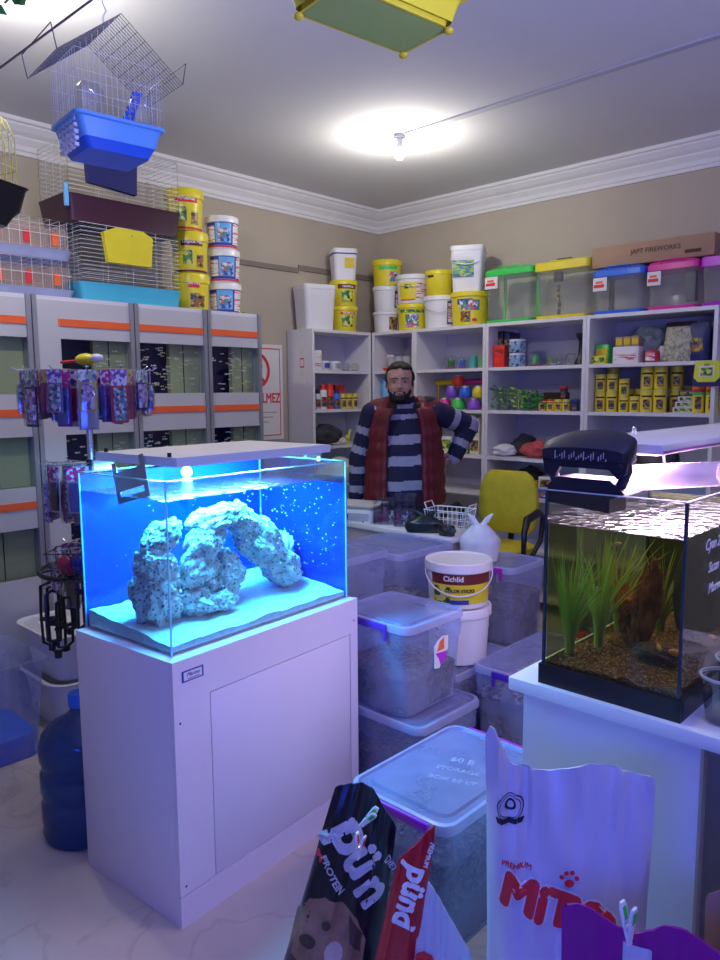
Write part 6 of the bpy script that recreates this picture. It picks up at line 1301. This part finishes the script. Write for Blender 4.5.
# green garland bit and the line across the corner
t = MB()
for i in range(14):
    a = random.uniform(0, 6.28); c = Vector((random.uniform(-.07, .05), random.uniform(-.03, .03), random.uniform(-.015, .03))); dv = Vector((math.cos(a), math.sin(a), random.uniform(-.6, .3))).normalized(); n_ = dv.orthogonal().normalized() * .012; t._f([t._v(c), t._v(c + dv * .02 + n_), t._v(c + dv * .045), t._v(c + dv * .02 - n_)])
t.tube([(-.08, 0, .02), (.05, 0, .02)], .006, 6); t.tube([(0, 0, .02), (0, 0, ZC - 2.45)], .0012, 5)
o = t.build('plastic_garland', M['leafd'], None, loc=(-1.955, .815, 2.45), rotz=R_(35)); tag(o, 'dark green plastic leaf cluster hanging at the top left corner', 'garland')
o = MB().tube([(-2.60, .72, 2.34), (-2.05, .83, 2.33), (-1.59, .85, 2.345), (-1.2, .86, 2.36), (-.6, .9, ZC)], .003, 6).build('hanging_line', mat('grey_red_cord', (.28, .20, .20), .6), None, True); tag(o, 'thin cord strung past the house-shaped cage', 'cord')
o = MB().tube([(-2.60, .72, 2.34), (-2.9, .6, 2.5), (-3.2, .5, ZC)], .003, 6).build('hanging_line', M['redink'], None, True); tag(o, 'red end of the cord running up to the ceiling at the left', 'cord')
# bulb and conduit on the ceiling
t = thing('ceiling_bulb', 'bare lit bulb in a socket on the ceiling', 'lamp', (-2.90, 3.42, ZC), 0)
MB().lathe([(.035, -.015), (.035, 0)], (0, 0, 0), 18).build('ceiling_rose', M['white_pl'], t, True); MB().lathe([(.016, -.07), (.018, -.016)], (0, 0, 0), 14).build('socket', M['white_pl'], t, True)
MB().ball((0, 0, -.105), .030, 3, (1, 1, 1.15)).build('bulb_glass', emit('lit_bulb', (1.0, .96, .85), 16), t, True)
o = MB().box(0, 3.2, -.020, .020, -.012, 0, .002).build('ceiling_conduit', mat('grey_conduit', (.50, .50, .55), .6), None, True, loc=(-2.85, 3.42, ZC - .0005)); tag(o, 'grey cable conduit running along the ceiling from the bulb', 'conduit')
t = thing('ceiling_bulb', 'second bare bulb, out of sight above the hanging cages', 'lamp', (-2.75, 1.12, ZC), 0); MB().lathe([(.016, -.07), (.018, 0)], (0, 0, 0), 14).build('socket', M['white_pl'], t, True); MB().ball((0, 0, -.105), .030, 2).build('bulb_glass', bpy.data.materials['lit_bulb'], t, True)

# ---------------------------------------------------------------- pet food bags in front
def sack(name, label, loc, rotz, w_, d, h, m, top_fn=None, tilt=(0, 0), seed=1, wr=.012, nx=34, nz=44, taper=0.0, group=None):
    """filled sack: flat pinched top, bulging front; returns (thing, front(x,z) -> y)"""
    t = thing(name, label, 'pet food bag', loc, rotz, group, rot=(tilt[0], tilt[1], rotz))
    def topz(u): return h + (top_fn(u) if top_fn else 0)
    def thick(u, f): return d / 2 * (max(0, 1 - abs(u) ** 3.2) ** .6) * (1 - max(0, (f - .45) / .55) ** 1.6) * (.85 + .15 * min(1, f * 5)) + .003
    def P(u, f, s_):
        ww = w_ / 2 * (1 - taper * f ** 1.5) * (1 - .05 * math.sin(f * PI)); x = u * ww; z = f * topz(u)
        nn = mnoise.noise(Vector((u * 1.7, f * 2.4, seed))) * wr * 1.3 + mnoise.noise(Vector((u * 3 + f * 3, f * 5 - u * 2, seed + 5))) * wr * .8 + abs(mnoise.noise(Vector((u * 5, f * 2.2, seed + 9)))) * wr * 1.4 * f
        return Vector((x, -s_ * thick(u, f) + nn * (1 if s_ > 0 else .6), z))
    b = MB(); F = [[b._v(P(-1 + 2 * i / nx, j / nz, 1)) for i in range(nx + 1)] for j in range(nz + 1)]; K = [[F[j][i] if i in (0, nx) else b._v(P(-1 + 2 * i / nx, j / nz, -1)) for i in range(nx + 1)] for j in range(nz + 1)]
    for j in range(nz):
        for i in range(nx): b._f([F[j][i], F[j][i + 1], F[j + 1][i + 1], F[j + 1][i]]); b._f([K[j][i], K[j + 1][i], K[j + 1][i + 1], K[j][i + 1]])
    for i in range(nx): b._f([F[nz][i], F[nz][i + 1], K[nz][i + 1], K[nz][i]]) ; b._f([F[0][i + 1], F[0][i], K[0][i], K[0][i + 1]])
    b.build('sack', M[m], t, True)
    def onto(x, z, out=.0015):
        f = min(max(z / h, 0), 1)
        for _ in range(3): u = max(-1, min(1, x / (w_ / 2 * (1 - taper * f ** 1.5) * (1 - .05 * math.sin(f * PI))))); f = min(max(z / topz(u), 0), 1)
        p = P(u, f, 1); return Vector((x, p.y - out, z))
    return t, onto
def slice_up(bm, ax, ay, step):
    for k in (ax, ay):
        lo = min(v.co[k] for v in bm.verts); hi = max(v.co[k] for v in bm.verts); c = lo + step
        n = Vector((0, 0, 0)); n[k] = 1
        while c < hi:
            p = Vector((0, 0, 0)); p[k] = c
            bmesh.ops.bisect_plane(bm, geom=bm.verts[:] + bm.edges[:] + bm.faces[:], plane_co=p, plane_no=n); c += step
def print_on(t, onto, body, size, m, cx, cz, ang=0, sx=1.0, bold=.0, out=.002, name='lettering', shear=0):
    c = bpy.data.curves.new(name, 'FONT'); c.body = body; c.size = size; c.align_x = 'CENTER'; c.align_y = 'CENTER'; c.resolution_u = 3; c.shear = shear
    o = bpy.data.objects.new('t', c); me = bpy.data.meshes.new_from_object(o); bpy.data.objects.remove(o)
    if bold: me = embolden(me, bold)
    bm = bmesh.new(); bm.from_mesh(me); slice_up(bm, 0, 1, size * .18)
    ca, sa = math.cos(ang), math.sin(ang)
    for v in bm.verts:
        x, z = v.co.x * sx, v.co.y; v.co = onto(cx + x * ca - z * sa, cz + x * sa + z * ca, out)
    bm.to_mesh(me); bm.free(); me.materials.clear(); me.materials.append(M[m]); q = bpy.data.objects.new(name, me); COL.objects.link(q); q.parent = t; return q
def decal(t, onto, name, pts, m, out=.0015, sub=4):
    """flat printed shape, outline in bag x,z"""
    bm = bmesh.new(); vs = [bm.verts.new((x, 0, z)) for x, z in pts]; bm.faces.new(vs); slice_up(bm, 0, 2, .012)
    for v in bm.verts: v.co = onto(v.co.x, v.co.z, out)
    me = bpy.data.meshes.new(name); bm.to_mesh(me); bm.free(); me.materials.append(M[m]); q = bpy.data.objects.new(name, me); COL.objects.link(q); q.parent = t; return q
def circ(cx, cz, r, n=20, e=1.0): return [(cx + r * math.cos(2 * PI * i / n), cz + r * e * math.sin(2 * PI * i / n)) for i in range(n)]
def ring_decal(t, onto, name, cx, cz, r, th, m, n=32):
    bm = bmesh.new(); a = [bm.verts.new(onto(cx + r * math.cos(2 * PI * i / n), cz + r * math.sin(2 * PI * i / n), .002)) for i in range(n)]; b_ = [bm.verts.new(onto(cx + (r - th) * math.cos(2 * PI * i / n), cz + (r - th) * math.sin(2 * PI * i / n), .002)) for i in range(n)]
    for i in range(n): bm.faces.new([a[i], a[(i + 1) % n], b_[(i + 1) % n], b_[i]])
    me = bpy.data.meshes.new(name); bm.to_mesh(me); bm.free(); me.materials.append(M[m]); q = bpy.data.objects.new(name, me); COL.objects.link(q); q.parent = t
M['sack_white'] = mat('white_woven_sack', (.62, .63, .72), .32, var=.05, bump=.05, bscale=90)
M['film_black'] = mat('black_glossy_film', (.010, .011, .02), .28, bump=.05); M['film_red'] = mat('red_glossy_film', (.50, .012, .03), .25, bump=.05)
M['film_purple'] = mat('purple_glossy_film', (.26, .008, .22), .22, bump=.1)
M['silver_print'] = mat('silver_grey_print', (.55, .56, .62), .35)
t, on = sack('pet_food_sack', 'big white cat food sack with red title and round stamp before the table', (-.605, 1.185, 0), R_(27), .300, .15, .815, 'sack_white',
             lambda u: (.075 * max(0, 1 - abs(u + .92) * 4.5)) + .012 * u + .008 * math.sin(u * 5), (0, 0), 3, .017)
print_on(t, on, 'MiTO', .088, 'paper', -.012, .572, R_(-11), .95, .0085, .0022, 'title_outline'); print_on(t, on, 'MiTO', .088, 'redink', -.012, .572, R_(-11), .95, .0052, .0035, 'title_lettering')
print_on(t, on, 'PREMIUM', .013, 'redink', -.085, .637, R_(-6), 1, .0004)
for dx, dz in ((-.013, .002), (-.005, .010), (.005, .010), (.013, .002)): decal(t, on, 'paw_print', circ(.008 + dx, .633 + dz, .0042, 10), 'redink', .004, 1)
decal(t, on, 'paw_print', circ(.008, .625, .0085, 12, .85), 'redink', .004, 1)
ring_decal(t, on, 'round_stamp', -.100, .735, .024, .002, 'ink'); ring_decal(t, on, 'round_stamp', -.100, .735, .019, .0012, 'ink'); ring_decal(t, on, 'stamp_emblem', -.100, .739, .010, .004, 'ink'); decal(t, on, 'stamp_ribbon', [(-.122, .708), (-.078, .708), (-.074, .717), (-.126, .717)], 'ink', .003, 1)
t, on = sack('pet_food_sack', 'tall black dog food bag with large silver letters and a dog picture', (-1.175, 1.085, 0), R_(40), .245, .11, .57, 'film_black', lambda u: .035 * (1 - abs(u + .25)) - .05 * max(0, u - .1), (R_(-4), R_(12)), 6, .012, taper=.35)
print_on(t, on, 'p', .135, 'silver_print', -.020, .492, R_(-48), 1, .0065); print_on(t, on, '\u00fc', .120, 'silver_print', .015, .440, R_(-48), 1, .005); print_on(t, on, 'n', .120, 'silver_print', .055, .380, R_(-48), 1, .005)
print_on(t, on, 'PROTEIN', .022, 'silver_print', -.045, .395, R_(-48), 1, .0008); print_on(t, on, 'DIET', .020, 'silver_print', .085, .430, R_(-48), 1, .0006); decal(t, on, 'red_mark', [(-.092, .42), (-.078, .41), (-.072, .425), (-.088, .436)], 'redink')
M['dogfur'] = mat('printed_tan_fur', (.42, .24, .15), .4, var=.45, scale=18); M['dogdark'] = mat('printed_dark_fur', (.08, .04, .03), .4)
decal(t, on, 'dog_picture', [(-.110, .18), (.065, .18), (.06, .27), (.03, .315), (-.01, .34), (-.05, .345), (-.085, .325), (-.108, .28)], 'dogfur', .0015)
decal(t, on, 'dog_eye', circ(-.035, .285, .011, 12), 'dogdark', .003, 1); decal(t, on, 'dog_muzzle', circ(-.07, .235, .020, 14, .8), 'dogdark', .003, 1); decal(t, on, 'dog_ear', [(.01, .32), (.05, .285), (.055, .24), (.025, .26)], 'dogdark', .003, 1)
M['dogpale'] = mat('printed_pale_fur', (.62, .48, .40), .4); decal(t, on, 'dog_cheek', circ(-.005, .225, .022, 12, 1.3), 'dogpale', .002, 1)
t, on = sack('pet_food_sack', 'narrow red dog food bag with vertical white letters', (-.985, 1.075, 0), R_(38), .115, .07, .58, 'film_red', lambda u: .05 * u, (R_(2), R_(-9) * -1), 9, .006, taper=.45)
print_on(t, on, 'p\u00fcnd', .066, 'whiteink', .005, .470, R_(-97), 1, .0028); print_on(t, on, 'PREMIUM', .013, 'whiteink', .028, .565, R_(-97), 1, .0005)
t, on = sack('pet_food_sack', 'low white bag with red print between the red bag and the storage box', (-.855, 1.145, 0), R_(30), .15, .07, .50, 'sack_white', lambda u: -.10 * (u + 1) + .04, (0, 0), 12, .008, taper=.2)
decal(t, on, 'red_print', circ(-.035, .33, .02, 12), 'redink', .002, 1); decal(t, on, 'violet_print', [(.0, .22), (.055, .20), (.05, .30), (.005, .32)], 'violet_pl', .002, 1)
t, on = sack('pet_food_sack', 'dark purple glossy bag closed with a white peg, at the lower right', (-.365, .985, 0), R_(22), .26, .10, .718, 'film_purple', lambda u: .012 * math.sin(u * 6) - .006, (R_(-3), 0), 15, .010)
decal(t, on, 'pale_label', [(-.04, .62), (.0, .62), (.0, .685), (-.04, .685)], 'silver_print', .002, 1)
t, on = sack('pet_food_sack', 'orange brown bag with white torn tip at the right edge', (-.285, 1.20, 0), R_(10), .15, .08, .735, 'orange_brown' if 'orange_brown' in M else 'cardboard', lambda u: .05 * u, (0, 0), 18, .01)
decal(t, on, 'white_tip', [(-.055, .70), (-.005, .62), (.01, .66), (.0, .72)], 'paper', .002, 1)
def peg(label, loc, c, rot):
    t = thing('clothes_peg', label, 'clothes peg', loc, 0, None, rot=rot)
    for s_ in (-1, 1):
        b = MB(); b.rr([(-.032, .010, .004, .0015), (.0, .013, .005, .002), (.026, .015, .005, .002), (.034, .010, .004, .0015)], (0, s_ * .0045), 3); b.T = Matrix.Identity(4)
        q = b.build('arm', M['white_pl'], t, True); q.rotation_euler = (s_ * R_(-9), 0, 0)
        k = MB(); k.rr([(.008, .010, .0062, .002), (.028, .011, .0062, .002)], (0, s_ * .0048), 3); e = k.build('grip_pad', M[c], q, True)
    MB().tube([(-.007, 0, 0), (.007, 0, 0)], .003, 8).build('spring', M['chrome'], t, True)
peg('green and white peg clipped on the black dog food bag', (-1.055, 1.135, .555), 'green_pl', (R_(20), R_(35), R_(40)))
peg('pink and white peg clipped beside the red bag', (-1.035, 1.085, .520), 'red_pl', (R_(10), R_(-5), R_(100)))
peg('green and white peg clipped on the purple bag', (-.395, .972, .738), 'green_pl', (R_(0), R_(-6), R_(80)))
